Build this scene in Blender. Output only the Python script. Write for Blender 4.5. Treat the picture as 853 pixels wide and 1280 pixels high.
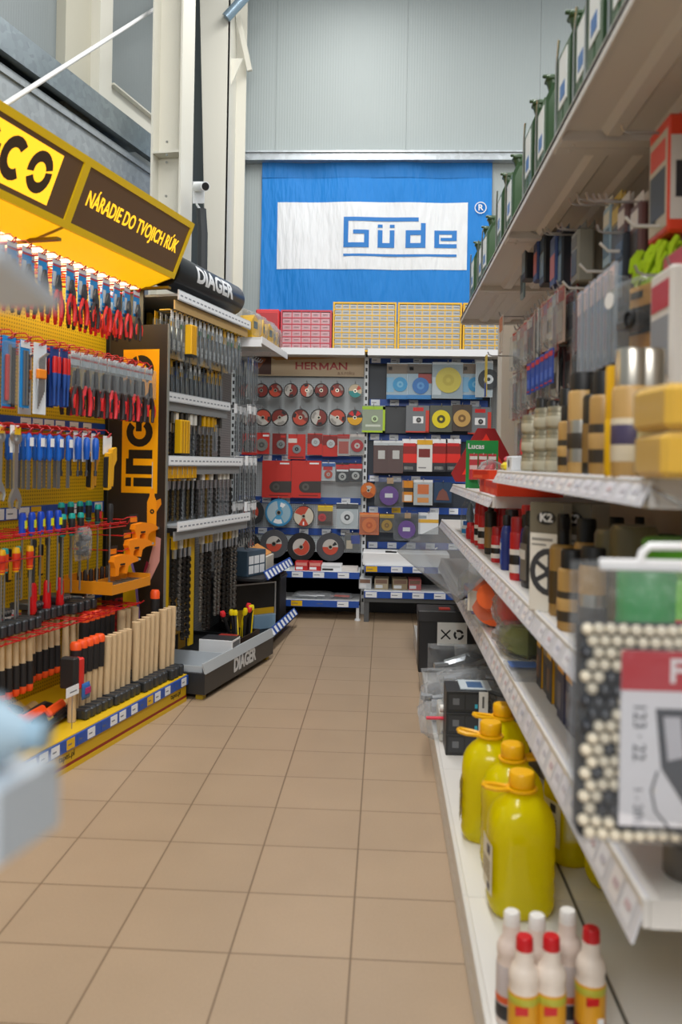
import bpy, bmesh, math, random
from mathutils import Matrix, Vector
R_ = random.Random(7)
for o in list(bpy.data.objects): bpy.data.objects.remove(o)
scn = bpy.context.scene; COL = scn.collection
PI = math.pi

# ------------------------------------------------------------ camera
YAW, ROLL, HY, F, EYE = .0512, .0175, 579.4, 1070., 1.25
def _rot():
    cy, sy, cr, sr = math.cos(YAW), math.sin(YAW), math.cos(ROLL), math.sin(ROLL)
    b = Matrix(((1,0,0),(0,0,-1),(0,1,0)))
    return Matrix(((cr,-sr,0),(sr,cr,0),(0,0,1))) @ b @ Matrix(((cy,sy,0),(-sy,cy,0),(0,0,1)))
RC = _rot()
cam = bpy.data.cameras.new('camera'); cam.sensor_fit = 'VERTICAL'; cam.sensor_height = 36
cam.lens = F/1280*36; cam.shift_y = -(640-HY)/1280; cam.clip_start = .02; cam.clip_end = 60
co = bpy.data.objects.new('camera', cam); COL.objects.link(co)
rows = (RC.row[0], -RC.row[1], -RC.row[2])
m = Matrix((rows[0], rows[1], rows[2])).transposed().to_4x4(); m.translation = (0,0,EYE); co.matrix_world = m
cam.dof.use_dof = True; cam.dof.focus_distance = 5.6; cam.dof.aperture_fstop = cam.lens/1000/.0105
scn.camera = co

# ------------------------------------------------------------ world, hall lights, exposure
w = bpy.data.worlds.new('hall_ambient'); scn.world = w; w.use_nodes = True
w.node_tree.nodes['Background'].inputs[0].default_value = (.90,.95,1,1)
w.node_tree.nodes['Background'].inputs[1].default_value = .24
def area(name, loc, rot, sx, sy, e, col=(1,1,1)):
    l = bpy.data.lights.new(name, 'AREA'); l.shape = 'RECTANGLE'; l.size = sx; l.size_y = sy; l.energy = e; l.color = col
    o = bpy.data.objects.new(name, l); COL.objects.link(o); o.location = loc; o.rotation_euler = rot; return o
area('hall_light_aisle', (-.35,3.4,5.6), (0,0,0), .5, 7, 150, (1,.98,.95))
area('hall_light_right', (2.6,3.4,5.6), (0,0,0), .5, 7, 90, (1,.98,.95))
area('hall_light_entrance', (-.3,-3.0,4.2), (math.radians(52),0,0), 3.5, 1.4, 130, (1,.98,.95))
vs = scn.view_settings; vs.view_transform = 'Standard'; vs.look = 'None'; vs.exposure = .55; vs.gamma = 1; vs.use_curve_mapping = False

# ------------------------------------------------------------ pixel helpers (frame of the photograph)
def ray(px, py): return RC.transposed() @ Vector(((px-426.5)/F, (py-HY)/F, 1))
def at(px, py, x=None, y=None, z=None):
    d = ray(px, py); t = x/d.x if x is not None else y/d.y if y is not None else (z-EYE)/d.z
    return d*t + Vector((0,0,EYE))
AL = math.radians(12.5); G0 = Vector((-1.01,4.41)); UU = Vector((math.sin(AL), math.cos(AL))); NN = Vector((math.cos(AL), -math.sin(AL)))
RL = PI/2-AL                                   # left run: local x along the run, y into it
def pl(s, d, z): q = G0+s*UU-d*NN; return (q.x, q.y, z)
def ls(px, py, d):
    r = ray(px, py); q = G0-d*NN; t = q.dot(NN)/Vector((r.x, r.y)).dot(NN); p = r*t
    v = Vector((p.x, p.y))-G0; return v.dot(UU), p.z+EYE
RR = -PI/2                                     # right run: local x = -Y, local y = +X

# ------------------------------------------------------------ materials
def lin(h):
    h = h.lstrip('#'); c = [int(h[i:i+2],16)/255 for i in (0,2,4)]
    return tuple((v/12.92 if v <= .04045 else ((v+.055)/1.055)**2.4) for v in c)+(1,)
_M = {}
def mat(hexc, rough=.5, metal=0, kind='', emit=0):
    k = (hexc, rough, metal, kind, emit)
    if k in _M: return _M[k]
    m = bpy.data.materials.new('%s_%s' % (kind or ('metal' if metal else 'paint'), hexc.strip('#'))); m.use_nodes = True
    nt = m.node_tree; p = nt.nodes['Principled BSDF']; c = lin(hexc)
    p.inputs['Base Color'].default_value = c; p.inputs['Roughness'].default_value = rough; p.inputs['Metallic'].default_value = metal
    N = nt.nodes.new; Lk = nt.links.new
    if emit: p.inputs['Emission Color'].default_value = c; p.inputs['Emission Strength'].default_value = emit
    if kind == 'clear' or kind == 'bag':
        out = nt.nodes['Material Output']; tr = N('ShaderNodeBsdfTransparent'); mx = N('ShaderNodeMixShader'); fr = N('ShaderNodeLayerWeight')
        tr.inputs[0].default_value = c if kind == 'clear' else (.93,.94,.95,1)
        mp = N('ShaderNodeMath'); mp.operation = 'MULTIPLY_ADD'; Lk(fr.outputs['Facing'], mp.inputs[0])
        mp.inputs[1].default_value = .22 if kind == 'clear' else .42; mp.inputs[2].default_value = .06 if kind == 'clear' else .07
        p.inputs['Base Color'].default_value = (.55,.57,.59,1); p.inputs['Roughness'].default_value = rough
        Lk(mp.outputs[0], mx.inputs[0]); Lk(tr.outputs[0], mx.inputs[1]); Lk(p.outputs[0], mx.inputs[2]); Lk(mx.outputs[0], out.inputs[0])
        if kind == 'bag':
            tc = N('ShaderNodeTexCoord'); no = N('ShaderNodeTexNoise'); bu = N('ShaderNodeBump'); no.inputs['Scale'].default_value = 30; bu.inputs['Strength'].default_value = .8
            bu.inputs['Distance'].default_value = .02
            Lk(tc.outputs['Object'], no.inputs['Vector']); Lk(no.outputs[0], bu.inputs['Height']); Lk(bu.outputs[0], p.inputs['Normal'])
    elif kind == 'liquid':
        out = nt.nodes['Material Output']; tl = N('ShaderNodeBsdfTranslucent'); tl.inputs[0].default_value = c; p.inputs['Specular IOR Level'].default_value = .6; tr = N('ShaderNodeBsdfTransparent'); tr.inputs[0].default_value = c
        a = N('ShaderNodeMixShader'); a.inputs[0].default_value = .42; b = N('ShaderNodeMixShader'); b.inputs[0].default_value = .09
        Lk(p.outputs[0], a.inputs[1]); Lk(tl.outputs[0], a.inputs[2]); Lk(a.outputs[0], b.inputs[1]); Lk(tr.outputs[0], b.inputs[2]); Lk(b.outputs[0], out.inputs[0])
    elif kind in ('peg', 'wood', 'tile', 'panel', 'corrugated', 'plaid', 'galvanised', 'speckle', 'fabric'):
        tc = N('ShaderNodeTexCoord'); mix = N('ShaderNodeMix'); mix.data_type = 'RGBA'; mix.inputs[6].default_value = c
        Lk(mix.outputs[2], p.inputs['Base Color'])
        sx = N('ShaderNodeSeparateXYZ'); Lk(tc.outputs['Object'], sx.inputs[0])
        def math_(op, a, b=None):
            n = N('ShaderNodeMath'); n.operation = op
            for i, v in enumerate((a, b)):
                if v is None: continue
                if isinstance(v, (int, float)): n.inputs[i].default_value = v
                else: Lk(v, n.inputs[i])
            return n.outputs[0]
        if kind == 'peg':            # rows of square perforations
            fx = math_('ABSOLUTE', math_('SUBTRACT', math_('FRACT', math_('MULTIPLY', sx.outputs[0], 58)), .5))
            fz = math_('ABSOLUTE', math_('SUBTRACT', math_('FRACT', math_('MULTIPLY', sx.outputs[2], 58)), .5))
            h = math_('LESS_THAN', math_('MAXIMUM', fx, fz), .22); Lk(h, mix.inputs[0])
            mix.inputs[7].default_value = tuple(v*.4 for v in c[:3])+(1,)
        elif kind == 'wood':
            no = N('ShaderNodeTexNoise'); mp = N('ShaderNodeMapping'); mp.inputs['Scale'].default_value = (60,60,4); oi = N('ShaderNodeObjectInfo')
            av = N('ShaderNodeVectorMath'); Lk(tc.outputs['Object'], av.inputs[0]); Lk(oi.outputs['Random'], av.inputs[1]); Lk(av.outputs[0], mp.inputs[0])
            Lk(mp.outputs[0], no.inputs['Vector']); mix.inputs[7].default_value = tuple(v*.62 for v in c[:3])+(1,)
            Lk(no.outputs[0], mix.inputs[0])
        elif kind == 'tile':
            br = N('ShaderNodeTexBrick'); br.offset = 0; br.squash = 1; br.inputs['Scale'].default_value = 1
            br.inputs['Brick Width'].default_value = .308; br.inputs['Row Height'].default_value = .308; br.inputs['Mortar Size'].default_value = .0028; br.inputs['Mortar Smooth'].default_value = .2
            br.inputs['Color1'].default_value = c; br.inputs['Color2'].default_value = tuple(v*.93 for v in c[:3])+(1,); br.inputs['Mortar'].default_value = lin('#7a6650')
            mp = N('ShaderNodeMapping'); mp.inputs['Location'].default_value = TILE_OFF; Lk(tc.outputs['Object'], mp.inputs[0]); Lk(mp.outputs[0], br.inputs['Vector'])
            no = N('ShaderNodeTexNoise'); no.inputs['Scale'].default_value = 3; no.inputs['Detail'].default_value = 6; Lk(tc.outputs['Object'], no.inputs['Vector'])
            n2 = N('ShaderNodeTexNoise'); n2.inputs['Scale'].default_value = 160; Lk(tc.outputs['Object'], n2.inputs['Vector'])
            Lk(br.outputs[0], mix.inputs[6]); mul = N('ShaderNodeMix'); mul.data_type = 'RGBA'; mul.blend_type = 'MULTIPLY'
            Lk(br.outputs[0], mul.inputs[6]); cr = N('ShaderNodeValToRGB'); cr.color_ramp.elements[0].color = (.8,.8,.8,1); cr.color_ramp.elements[1].color = (1.08,1.08,1.08,1)
            Lk(math_('MULTIPLY_ADD', no.outputs[0], .7), cr.inputs[0]); mul.inputs[0].default_value = 1; Lk(cr.outputs[0], mul.inputs[7])
            cr2 = math_('MULTIPLY', n2.outputs[0], .18); Lk(cr2, mix.inputs[0]); Lk(mul.outputs[2], mix.inputs[6]); mix.inputs[7].default_value = lin('#4a3c2c')
            bu = N('ShaderNodeBump'); bu.invert = True; bu.inputs['Strength'].default_value = .3; bu.inputs['Distance'].default_value = .002; Lk(br.outputs['Fac'], bu.inputs['Height']); Lk(bu.outputs[0], p.inputs['Normal'])
        elif kind == 'panel':        # sandwich wall panels: fine vertical micro ribs
            wv = math_('SINE', math_('MULTIPLY', sx.outputs[0], 260)); bu = N('ShaderNodeBump'); bu.inputs['Strength'].default_value = .13; bu.inputs['Distance'].default_value = .003
            Lk(wv, bu.inputs['Height']); Lk(bu.outputs[0], p.inputs['Normal'])
            no = N('ShaderNodeTexNoise'); no.inputs['Scale'].default_value = 1.5; no.inputs['Detail'].default_value = 5; Lk(tc.outputs['Object'], no.inputs['Vector'])
            Lk(math_('MULTIPLY', no.outputs[0], .35), mix.inputs[0]); mix.inputs[7].default_value = tuple(v*.72 for v in c[:3])+(1,)
        elif kind == 'galvanised':
            vo = N('ShaderNodeTexVoronoi'); vo.inputs['Scale'].default_value = 28; Lk(tc.outputs['Object'], vo.inputs['Vector'])
            Lk(vo.outputs['Color'], mix.inputs[0]); mix.inputs[7].default_value = tuple(v*.75 for v in c[:3])+(1,)
        elif kind == 'plaid':
            a = math_('GREATER_THAN', math_('SINE', math_('MULTIPLY', sx.outputs[0], 180)), .1); b = math_('GREATER_THAN', math_('SINE', math_('MULTIPLY', sx.outputs[2], 180)), .1)
            Lk(math_('MULTIPLY', math_('ADD', a, b), .5), mix.inputs[0]); mix.inputs[7].default_value = lin('#15101a')
        elif kind == 'speckle':
            no = N('ShaderNodeTexNoise'); no.inputs['Scale'].default_value = 55; no.inputs['Detail'].default_value = 3; Lk(tc.outputs['Object'], no.inputs['Vector'])
            Lk(math_('GREATER_THAN', no.outputs[0], .53), mix.inputs[0]); mix.inputs[7].default_value = tuple(min(1, v*3+.04) for v in c[:3])+(1,)
        elif kind == 'fabric':       # vinyl with soft folds
            no = N('ShaderNodeTexNoise'); mp = N('ShaderNodeMapping'); mp.inputs['Rotation'].default_value = (0,.7,0); mp.inputs['Scale'].default_value = (4,4,.8)
            Lk(tc.outputs['Object'], mp.inputs[0]); Lk(mp.outputs[0], no.inputs['Vector']); bu = N('ShaderNodeBump'); bu.inputs['Strength'].default_value = .35; bu.inputs['Distance'].default_value = .06
            Lk(no.outputs[0], bu.inputs['Height']); Lk(bu.outputs[0], p.inputs['Normal']); mix.inputs[0].default_value = 0
    _M[k] = m; return m
TILE_OFF = (-.0635+.0, -.0, 0)
def stl(h='#b9bcc0', r=.3): return mat(h, r, .9)
CLEAR = mat('#f4f7f8', .08, 0, 'clear'); BAG = mat('#eef2f4', .15, 0, 'bag')
WHITE = mat('#e6e8ea', .45); BLACK = mat('#141416', .5); RED = mat('#c81e1e', .4); BLUE = mat('#1450b0', .45)
STEEL = stl(); DSTEEL = stl('#5c6066', .4); WOOD = mat('#e3c69b', .55, 0, 'wood'); ORANGE = mat('#f0561e', .45)
SHELF = mat('#d9d8d4', .42); YEL = mat('#e8b800', .45); TAG = mat('#e9edf2', .4); TAGB = mat('#1f4fa8', .4)

# ------------------------------------------------------------ mesh builder
class M:
    def __init__(s, m=None): s.v = []; s.f = []; s.fm = []; s.mats = []; s.T = Matrix(); s.cur = 0; s.smooth = []; s.use(m or WHITE)
    def use(s, m):
        if m not in s.mats: s.mats.append(m)
        s.cur = s.mats.index(m); return s
    def add(s, vs, fs, m=None, sm=False):
        if m: s.use(m)
        b = len(s.v); s.v += [tuple(s.T @ Vector(v)) for v in vs]
        for f in fs: s.f.append([b+i for i in f]); s.fm.append(s.cur); s.smooth.append(sm)
        return s
    def box(s, x0, x1, y0, y1, z0, z1, m=None, b=0):
        if b <= 0:
            vs = [(x,y,z) for x in (x0,x1) for y in (y0,y1) for z in (z0,z1)]
            return s.add(vs, [(0,1,3,2),(4,6,7,5),(0,4,5,1),(2,3,7,6),(0,2,6,4),(1,5,7,3)], m)
        X = (x0,x1); Y = (y0,y1); Z = (z0,z1); vs = []; idx = {}
        for i in (0,1):
            for j in (0,1):
                for k in (0,1):
                    dx, dy, dz = b*(1-2*i), b*(1-2*j), b*(1-2*k); p = (X[i],Y[j],Z[k])
                    for a, q in enumerate(((p[0],p[1]+dy,p[2]+dz),(p[0]+dx,p[1],p[2]+dz),(p[0]+dx,p[1]+dy,p[2]))): idx[i,j,k,a] = len(vs); vs.append(q)
        fs = []
        for i in (0,1):
            fs += [[idx[i,j,k,0] for j,k in ((0,0),(1,0),(1,1),(0,1))], [idx[j,i,k,1] for j,k in ((0,0),(1,0),(1,1),(0,1))], [idx[j,k,i,2] for j,k in ((0,0),(1,0),(1,1),(0,1))]]
            for j in (0,1):
                fs += [[idx[i,j,0,0],idx[i,j,1,0],idx[i,j,1,1],idx[i,j,0,1]], [idx[i,0,j,0],idx[i,1,j,0],idx[i,1,j,2],idx[i,0,j,2]], [idx[0,i,j,1],idx[1,i,j,1],idx[1,i,j,2],idx[0,i,j,2]]]
                for k in (0,1): fs.append([idx[i,j,k,a] for a in (0,1,2)])
        return s.add(vs, fs, m)
    def lathe(s, prof, n=16, at=(0,0,0), m=None, sm=True, T=None, sx=1, sy=1):
        T = T or Matrix.Translation(at); vs = []
        for r, z in prof:
            for i in range(n):
                a = 2*PI*(i+.5)/n; vs.append(tuple(T @ Vector((r*sx*math.cos(a), r*sy*math.sin(a), z))))
        fs = [[j*n+i, j*n+(i+1)%n, (j+1)*n+(i+1)%n, (j+1)*n+i] for j in range(len(prof)-1) for i in range(n)]
        if prof[0][0] > 1e-5: fs.append(list(range(n))[::-1])
        if prof[-1][0] > 1e-5: fs.append([(len(prof)-1)*n+i for i in range(n)])
        return s.add(vs, fs, m, sm)
    def cyl(s, p0, p1, r0, r1=None, n=10, m=None, sm=True):
        p0, p1 = Vector(p0), Vector(p1); d = p1-p0; T = Matrix.Translation(p0) @ d.to_track_quat('Z','Y').to_matrix().to_4x4()
        return s.lathe([(r0,0),(r0 if r1 is None else r1, d.length)], n, m=m, T=T, sm=sm)
    def tube(s, pts, r, n=6, m=None):
        pts = [Vector(p) for p in pts]; rr = r if isinstance(r, (list,tuple)) else [r]*len(pts); vs = []; side = None
        for i, p in enumerate(pts):
            t = (pts[min(i+1,len(pts)-1)]-pts[max(i-1,0)]).normalized()
            if side is None: side = t.orthogonal().normalized()
            side = (side - t*side.dot(t)).normalized(); up = t.cross(side)
            for k in range(n): a = 2*PI*k/n; vs.append(tuple(p+rr[i]*(side*math.cos(a)+up*math.sin(a))))
        fs = [[j*n+i, j*n+(i+1)%n, (j+1)*n+(i+1)%n, (j+1)*n+i] for j in range(len(pts)-1) for i in range(n)]
        fs += [list(range(n))[::-1], [(len(pts)-1)*n+i for i in range(n)]]
        return s.add(vs, fs, m, True)
    def prism(s, poly, y0, y1, m=None, sm=False):        # outline in local x,z extruded along y
        n = len(poly); vs = [(x,y0,z) for x,z in poly]+[(x,y1,z) for x,z in poly]
        fs = [list(range(n)), list(range(n,2*n))[::-1]]+[[i,(i+1)%n,n+(i+1)%n,n+i] for i in range(n)]
        return s.add(vs, fs, m, sm)
    def ring(s, x, z, r0, r1, y0, y1, a0=0, a1=360, n=20, m=None):   # flat annular sector facing -y
        k = max(2, int(n*(a1-a0)/360)); vs = []
        for i in range(k+1):
            a = math.radians(a0+(a1-a0)*i/k)
            for r, y in ((r0,y0),(r1,y0),(r1,y1),(r0,y1)): vs.append((x+r*math.cos(a), y, z+r*math.sin(a)))
        fs = [[4*i+j, 4*i+(j+1)%4, 4*i+4+(j+1)%4, 4*i+4+j] for i in range(k) for j in range(4)]
        if a1-a0 < 360: fs += [[0,1,2,3],[4*k+3,4*k+2,4*k+1,4*k]]
        return s.add(vs, fs, m)
    def sheet(s, fn, nu, nv, m=None, sm=True):
        vs = [fn(i/nu, j/nv) for j in range(nv+1) for i in range(nu+1)]
        fs = [[j*(nu+1)+i, j*(nu+1)+i+1, (j+1)*(nu+1)+i+1, (j+1)*(nu+1)+i] for j in range(nv) for i in range(nu)]
        return s.add(vs, fs, m, sm)
    def text(s, txt, size, loc, m=None, bold=0, sx=1, depth=.0008, rot=0, align='CENTER'):   # lettering in local x,z facing -y
        c = bpy.data.curves.new('t', 'FONT'); c.body = txt; c.size = size; c.align_x = align; c.align_y = 'CENTER'; c.offset = bold; c.resolution_u = 3; c.extrude = depth
        o = bpy.data.objects.new('t', c); COL.objects.link(o); bpy.context.view_layer.update()
        me = bpy.data.meshes.new_from_object(o.evaluated_get(bpy.context.evaluated_depsgraph_get()))
        cr, sr = math.cos(rot), math.sin(rot)
        vs = [(loc[0]+cr*v.co.x*sx-sr*v.co.y, loc[1]-v.co.z, loc[2]+sr*v.co.x*sx+cr*v.co.y) for v in me.vertices]
        s.add(vs, [list(p.vertices) for p in me.polygons], m)
        bpy.data.objects.remove(o); bpy.data.curves.remove(c); bpy.data.meshes.remove(me); return s
    def slice(s, zs):           # cut faces at given heights so that they can follow a curve
        b = bmesh.new(); vs = [b.verts.new(v) for v in s.v]
        for f in s.f:
            try: b.faces.new([vs[i] for i in f])
            except ValueError: pass
        for z in zs: bmesh.ops.bisect_plane(b, geom=b.verts[:]+b.edges[:]+b.faces[:], plane_co=(0,0,z), plane_no=(0,0,1))
        b.verts.index_update(); s.v = [tuple(v.co) for v in b.verts]; s.f = [[v.index for v in f.verts] for f in b.faces]; s.fm = [s.cur]*len(s.f); s.smooth = [False]*len(s.f); b.free(); return s
    def build(s, name, parent=None, loc=None, rz=0):
        me = bpy.data.meshes.new(name); me.from_pydata(s.v, [], s.f)
        for mm in s.mats: me.materials.append(mm)
        me.polygons.foreach_set('material_index', s.fm); me.polygons.foreach_set('use_smooth', s.smooth)
        b = bmesh.new(); b.from_mesh(me); bmesh.ops.recalc_face_normals(b, faces=b.faces); b.to_mesh(me); b.free()
        if any(s.smooth): me.set_sharp_from_angle(angle=math.radians(42))
        o = bpy.data.objects.new(name, me); COL.objects.link(o)
        if parent: o.parent = parent
        if loc: o.location = loc
        if rz: o.rotation_euler.z = rz
        return o
def tag(o, label, cat, group=None):
    o['label'] = label; o['category'] = cat
    if group: o['group'] = group
    return o
def struct(o): o['kind'] = 'structure'; return o
def thing(name, label='', cat='', loc=(0,0,0), rz=0, group=None):
    o = bpy.data.objects.new(name, None); COL.objects.link(o); o.empty_display_size = .05; o.location = loc; o.rotation_euler.z = rz
    return tag(o, label, cat, group)
KIDS = {}
def kids(o): return [c for c in bpy.data.objects if c.parent == o]
def dup(o, parent=None):
    if o.name not in KIDS: KIDS[o.name] = kids(o)
    c = o.copy(); COL.objects.link(c)
    if parent: c.parent = parent
    for ch in KIDS[o.name]: dup(ch, c)
    return c
USED = {}
def put(proto, loc, rz, label, group=None, sc=None, tilt=None):      # the prototype itself is placed first, then copies of it
    if proto.name not in USED: USED[proto.name] = 1; o = proto
    else: o = dup(proto)
    o.location = loc; o.rotation_euler = (tilt[0] if tilt else 0, tilt[1] if tilt else 0, rz)
    if sc: o.scale = (sc,)*3 if isinstance(sc, (int,float)) else sc
    o['label'] = label
    if group: o['group'] = group
    return o
ORD = 'first second third fourth fifth sixth seventh eighth ninth tenth eleventh twelfth thirteenth fourteenth fifteenth sixteenth seventeenth eighteenth nineteenth twentieth'.split()
def nth(i):
    if i < 20: return ORD[i]
    t = {2:'twenty',3:'thirty',4:'forty'}[(i+1)//10]; return t+'-'+ORD[(i+1)%10-1] if (i+1)%10 else {30:'thirtieth',40:'fortieth'}[i+1]
TILE_OFF = (.065,-.005,0)
# ============================================================ THE HALL
o = struct(M(mat('#b0997f', .4, 0, 'tile')).box(-6,4,-4,9,-.06,0).build('floor'))
BW = 7.75
m = M(mat('#a6b0b0', .55, 0, 'panel'))
m.box(-3.2,-1.05,BW,BW+.1,0,6.2)
for x0, x1 in ((-1.048,.14),(.142,1.33),(1.332,4)): m.box(x0,x1,BW,BW+.1,0,6.2)
struct(m.build('wall_back'))
struct(M(mat('#828a8b', .55, 0, 'panel')).box(-7,3.3,1.4,1.5,0,6.2).build('wall_left', loc=(G0.x,G0.y,0), rz=RL))
# galvanised rail along the back wall
m = M(mat('#c3cbd0', .35, .6, 'galvanised'))
z1 = at(640,189,y=BW-.1).z; z0 = at(640,200,y=BW-.1).z
m.box(-1.35,3,BW-.11,BW,z0,z1); m.box(-1.35,3,BW-.13,BW-.11,z1-.015,z1)
struct(m.build('trim_1'))
# seam ledge lower on the back wall and the left wall's galvanised purlin
m = M(mat('#9aa6ad', .38, .7, 'galvanised'))
sa, za = ls(0,30,1.05); sb, zb = ls(195,165,1.05); zt = (za+zb)/2
m.box(-4,1.75,1.05,1.055,zt-.17,zt); m.box(-4,1.75,1.055,1.4,zt-.004,zt); m.box(-4,1.75,1.055,1.10,zt-.17,zt-.165)
struct(m.build('trim_2', loc=(G0.x,G0.y,0), rz=RL))
m = M(mat('#a3abb0', .5, .3, 'galvanised'))
m.box(-4,1.75,1.10,1.40,0,zt-.205); m.box(-4,1.75,1.085,1.10,zt-.26,zt-.225)
struct(m.build('trim_3', loc=(G0.x,G0.y,0), rz=RL))
# steel columns
CREAM = mat('#d6d4c8', .45)
def column(name, s, d, wdt, dep, z1, label, stiff=()):
    m = M(CREAM)
    m.box(0,wdt,0,.014,0,z1); m.box(0,wdt,dep-.014,dep,0,z1); m.box(wdt/2-.006,wdt/2+.006,.014,dep-.014,0,z1)
    for z in stiff: m.box(.003,wdt-.003,.014,dep-.014,z,z+.014)
    o = struct(m.build(name)); o.location = pl(s,d,0); return o
o = column('trim_4', 0,0,.22,.22,6.2,'', (3.35,)); 
c1 = at(227,150,y=5.75); o.location = (c1.x, 5.75, 0); o.rotation_euler.z = RL+math.radians(4)
b1 = M(stl('#a8a8a0'))
for z in (3.28,3.33,3.42,3.05):
    b1.cyl((-.002,.1,z),(-.008,.1,z),.009,n=6)
o2 = struct(b1.build('trim_5')); o2.location = o.location; o2.rotation_euler = o.rotation_euler
# second, tapered column in the corner with its gusset
Y2 = 7.15; xa = at(250,0,y=Y2).x; xb = at(257,330,y=Y2).x; xr = at(288,0,y=Y2).x; zA = at(250,0,y=Y2).z; zB = at(257,330,y=Y2).z
m = M(CREAM); k = (xb-xa)/(zA-zB)
def taper(x0a, x0b, x1, y0, y1): m.add([(x0a,y0,6.2),(x1,y0,6.2),(x1,y0,0),(x0b,y0,0),(x0a,y1,6.2),(x1,y1,6.2),(x1,y1,0),(x0b,y1,0)], [(0,1,2,3),(4,7,6,5),(0,3,7,4),(1,5,6,2),(0,4,5,1),(3,2,6,7)])
taper(xa-k*(6.2-zA), xb+k*zB, xr, Y2, Y2+.015)
x3 = at(308,100,y=Y2+.35).x
m.box(xr-.012,xr,Y2,Y2+.35,0,6.2); m.box(x3-.13,x3,Y2+.35,Y2+.365,0,6.2); m.box(xr-.1,xr-.09,Y2+.015,Y2+.35,0,6.2)
g0 = at(288,66,y=Y2).z; g1 = at(288,100,y=Y2).z
m.add([(xr,Y2+.1,g0),(xr+.1,Y2+.1,g0),(xr,Y2+.1,g1),(xr,Y2+.112,g0),(xr+.1,Y2+.112,g0),(xr,Y2+.112,g1)], [(0,1,2),(3,5,4),(0,3,4,1),(1,4,5,2),(0,2,5,3)])
ga = at(286,15,y=Y2+.1); gb = at(308,75,y=Y2+.1)
m.tube([(ga.x,Y2+.2,ga.z+.3),(gb.x,Y2+.3,gb.z)], .03, 4)
struct(m.build('trim_6'))
pa = at(283,22,y=Y2-.05); pb = at(312,-10,y=Y2-.05)
struct(M(mat('#8fa6b6', .35, .5)).tube([pa, pb], .042, 12).build('trim_7'))
# column and cross beam on the left wall
m = M(mat('#b9b6a6', .5)); s1, _ = ls(80,60,1.34); s2, _ = ls(112,60,1.34); s3, _ = ls(128,60,1.34)
m.box(s1,s2,1.33,1.40,0,6.2); m.use(CREAM); m.box(s2,s3,1.26,1.40,zt,6.2)
_, zb1 = ls(160,126,1.30); _, zb0 = ls(160,158,1.30)
m.box(s3,2.05,1.28,1.40,zb0,zb1); m.box(s3,2.05,1.24,1.40,zb1-.012,zb1); m.box(s3,2.05,1.24,1.40,zb0,zb0+.012)
struct(m.build('trim_8', loc=(G0.x,G0.y,0), rz=RL))
# bracing rod
qa = Vector(pl(*[ls(10,128,.62)[0], .62, ls(10,128,.62)[1]])); qb = Vector(pl(ls(214,-2,1.15)[0], 1.15, ls(214,-2,1.15)[1])); dd = (qa-qb)
struct(M(mat('#d9dadb', .4)).cyl(qb-dd*.3, qa+dd*.25, .013, n=10).build('trim_9'))
# security camera on the column
c = at(248,232,y=5.75)
t = thing('security_camera', 'white bullet security camera on a cable mounted beside the steel column', 'security camera', (c.x,5.75,c.z))
M(mat('#e8ecef', .4)).cyl((-.03,.09,.02),(.055,-.03,-.015),.033,n=14).build('body', t)
M(BLACK).cyl((.055,-.03,-.015),(.058,-.034,-.0165),.026,n=14).build('lens', t)
M(mat('#dfe3e6', .4)).tube([(-.03,.09,.02),(-.05,.10,-.02),(-.03,.10,-.1),(.0,.10,-.14)], .008, 6).box(-.06,.02,.098,.108,-.09,.06).build('mount', t)
m = M(mat('#33373a', .6)); m.tube([(-.0,.10,-.13),(.012,.11,-.3),(.012,.13,-.9),(.01,.13,-1.5)], .035, 8); m.build('cable_duct', t)

# ============================================================ BANNER
BY = BW-.035
c0 = at(328,203,y=BY); c1 = at(616,203,y=BY); zb = at(326,380,y=BY).z-.15
BL = mat('#067ed2', .65, 0, 'fabric')
t = thing('banner', 'large blue vinyl banner with white logo panel hanging on back wall', 'banner', (c0.x,BY,c0.z))
W = c1.x-c0.x; Hh = c0.z-zb
def bf(off):
    def fn(u, v): return (u*W, off+.012*math.sin(u*9+v*3)*(1-v*.5)-.008*math.sin(u*23-v*4), -v*Hh)
    return fn
M(BL).sheet(bf(0), 60, 30).build('cloth', t)
M(mat('#0470bc', .65, 0, 'fabric')).sheet(lambda u, v: (u*W, bf(-.003)(u, v*.06)[1], -v*.14), 60, 3).build('top_hem', t)
def onb(px, py): p = at(px, py, y=BY-.02); return p.x-c0.x, p.z-c0.z
wx0, wz1 = onb(347,252); wx1, wz0 = onb(584,337)
def patch(m, x0, x1, z0, z1, off, nu=24, nv=8): return m.sheet(lambda u, v: (x0+u*(x1-x0), bf(off)((x0+u*(x1-x0))/W, -(z1+v*(z0-z1))/Hh)[1], z1+v*(z0-z1)), nu, nv)
patch(M(mat('#e4e8ec', .45, 0, 'fabric')), wx0, wx1, wz0, wz1, -.004).build('white_panel', t)
m = M(mat('#0674c4', .5)); U0x, U0z = onb(430,271); U1x, _ = onb(572,271); us = (U1x-U0x)/142
def R(a, b, c, d): patch(m, U0x+a*us, U0x+b*us, U0z-d*us, U0z-c*us, -.008, 6, 2)     # strokes of the lettering, in units of its own grid
R(0,94,0,5); R(0,6,5,38); R(0,32,32,38); R(26,32,16,38); R(12,32,16,21); R(0,142,46,49)
R(43,49,9,13); R(58,64,9,13); R(43,49,16,38); R(58,64,16,38); R(43,64,32,38)
R(97,103,7,38); R(78,84,16,38); R(78,100,16,22); R(78,100,32,38)
R(114,120,16,38); R(114,142,16,21); R(136,142,16,29); R(122,142,25,29); R(114,142,33,38)
m.build('lettering', t)
rx, rz = onb(601,260)
m = M(WHITE); m.ring(rx, rz, .045, .053, -.03, -.024, n=28); m.text('R', .075, (rx,-.028,rz), bold=.002); m.build('trademark_sign', t)

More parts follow.
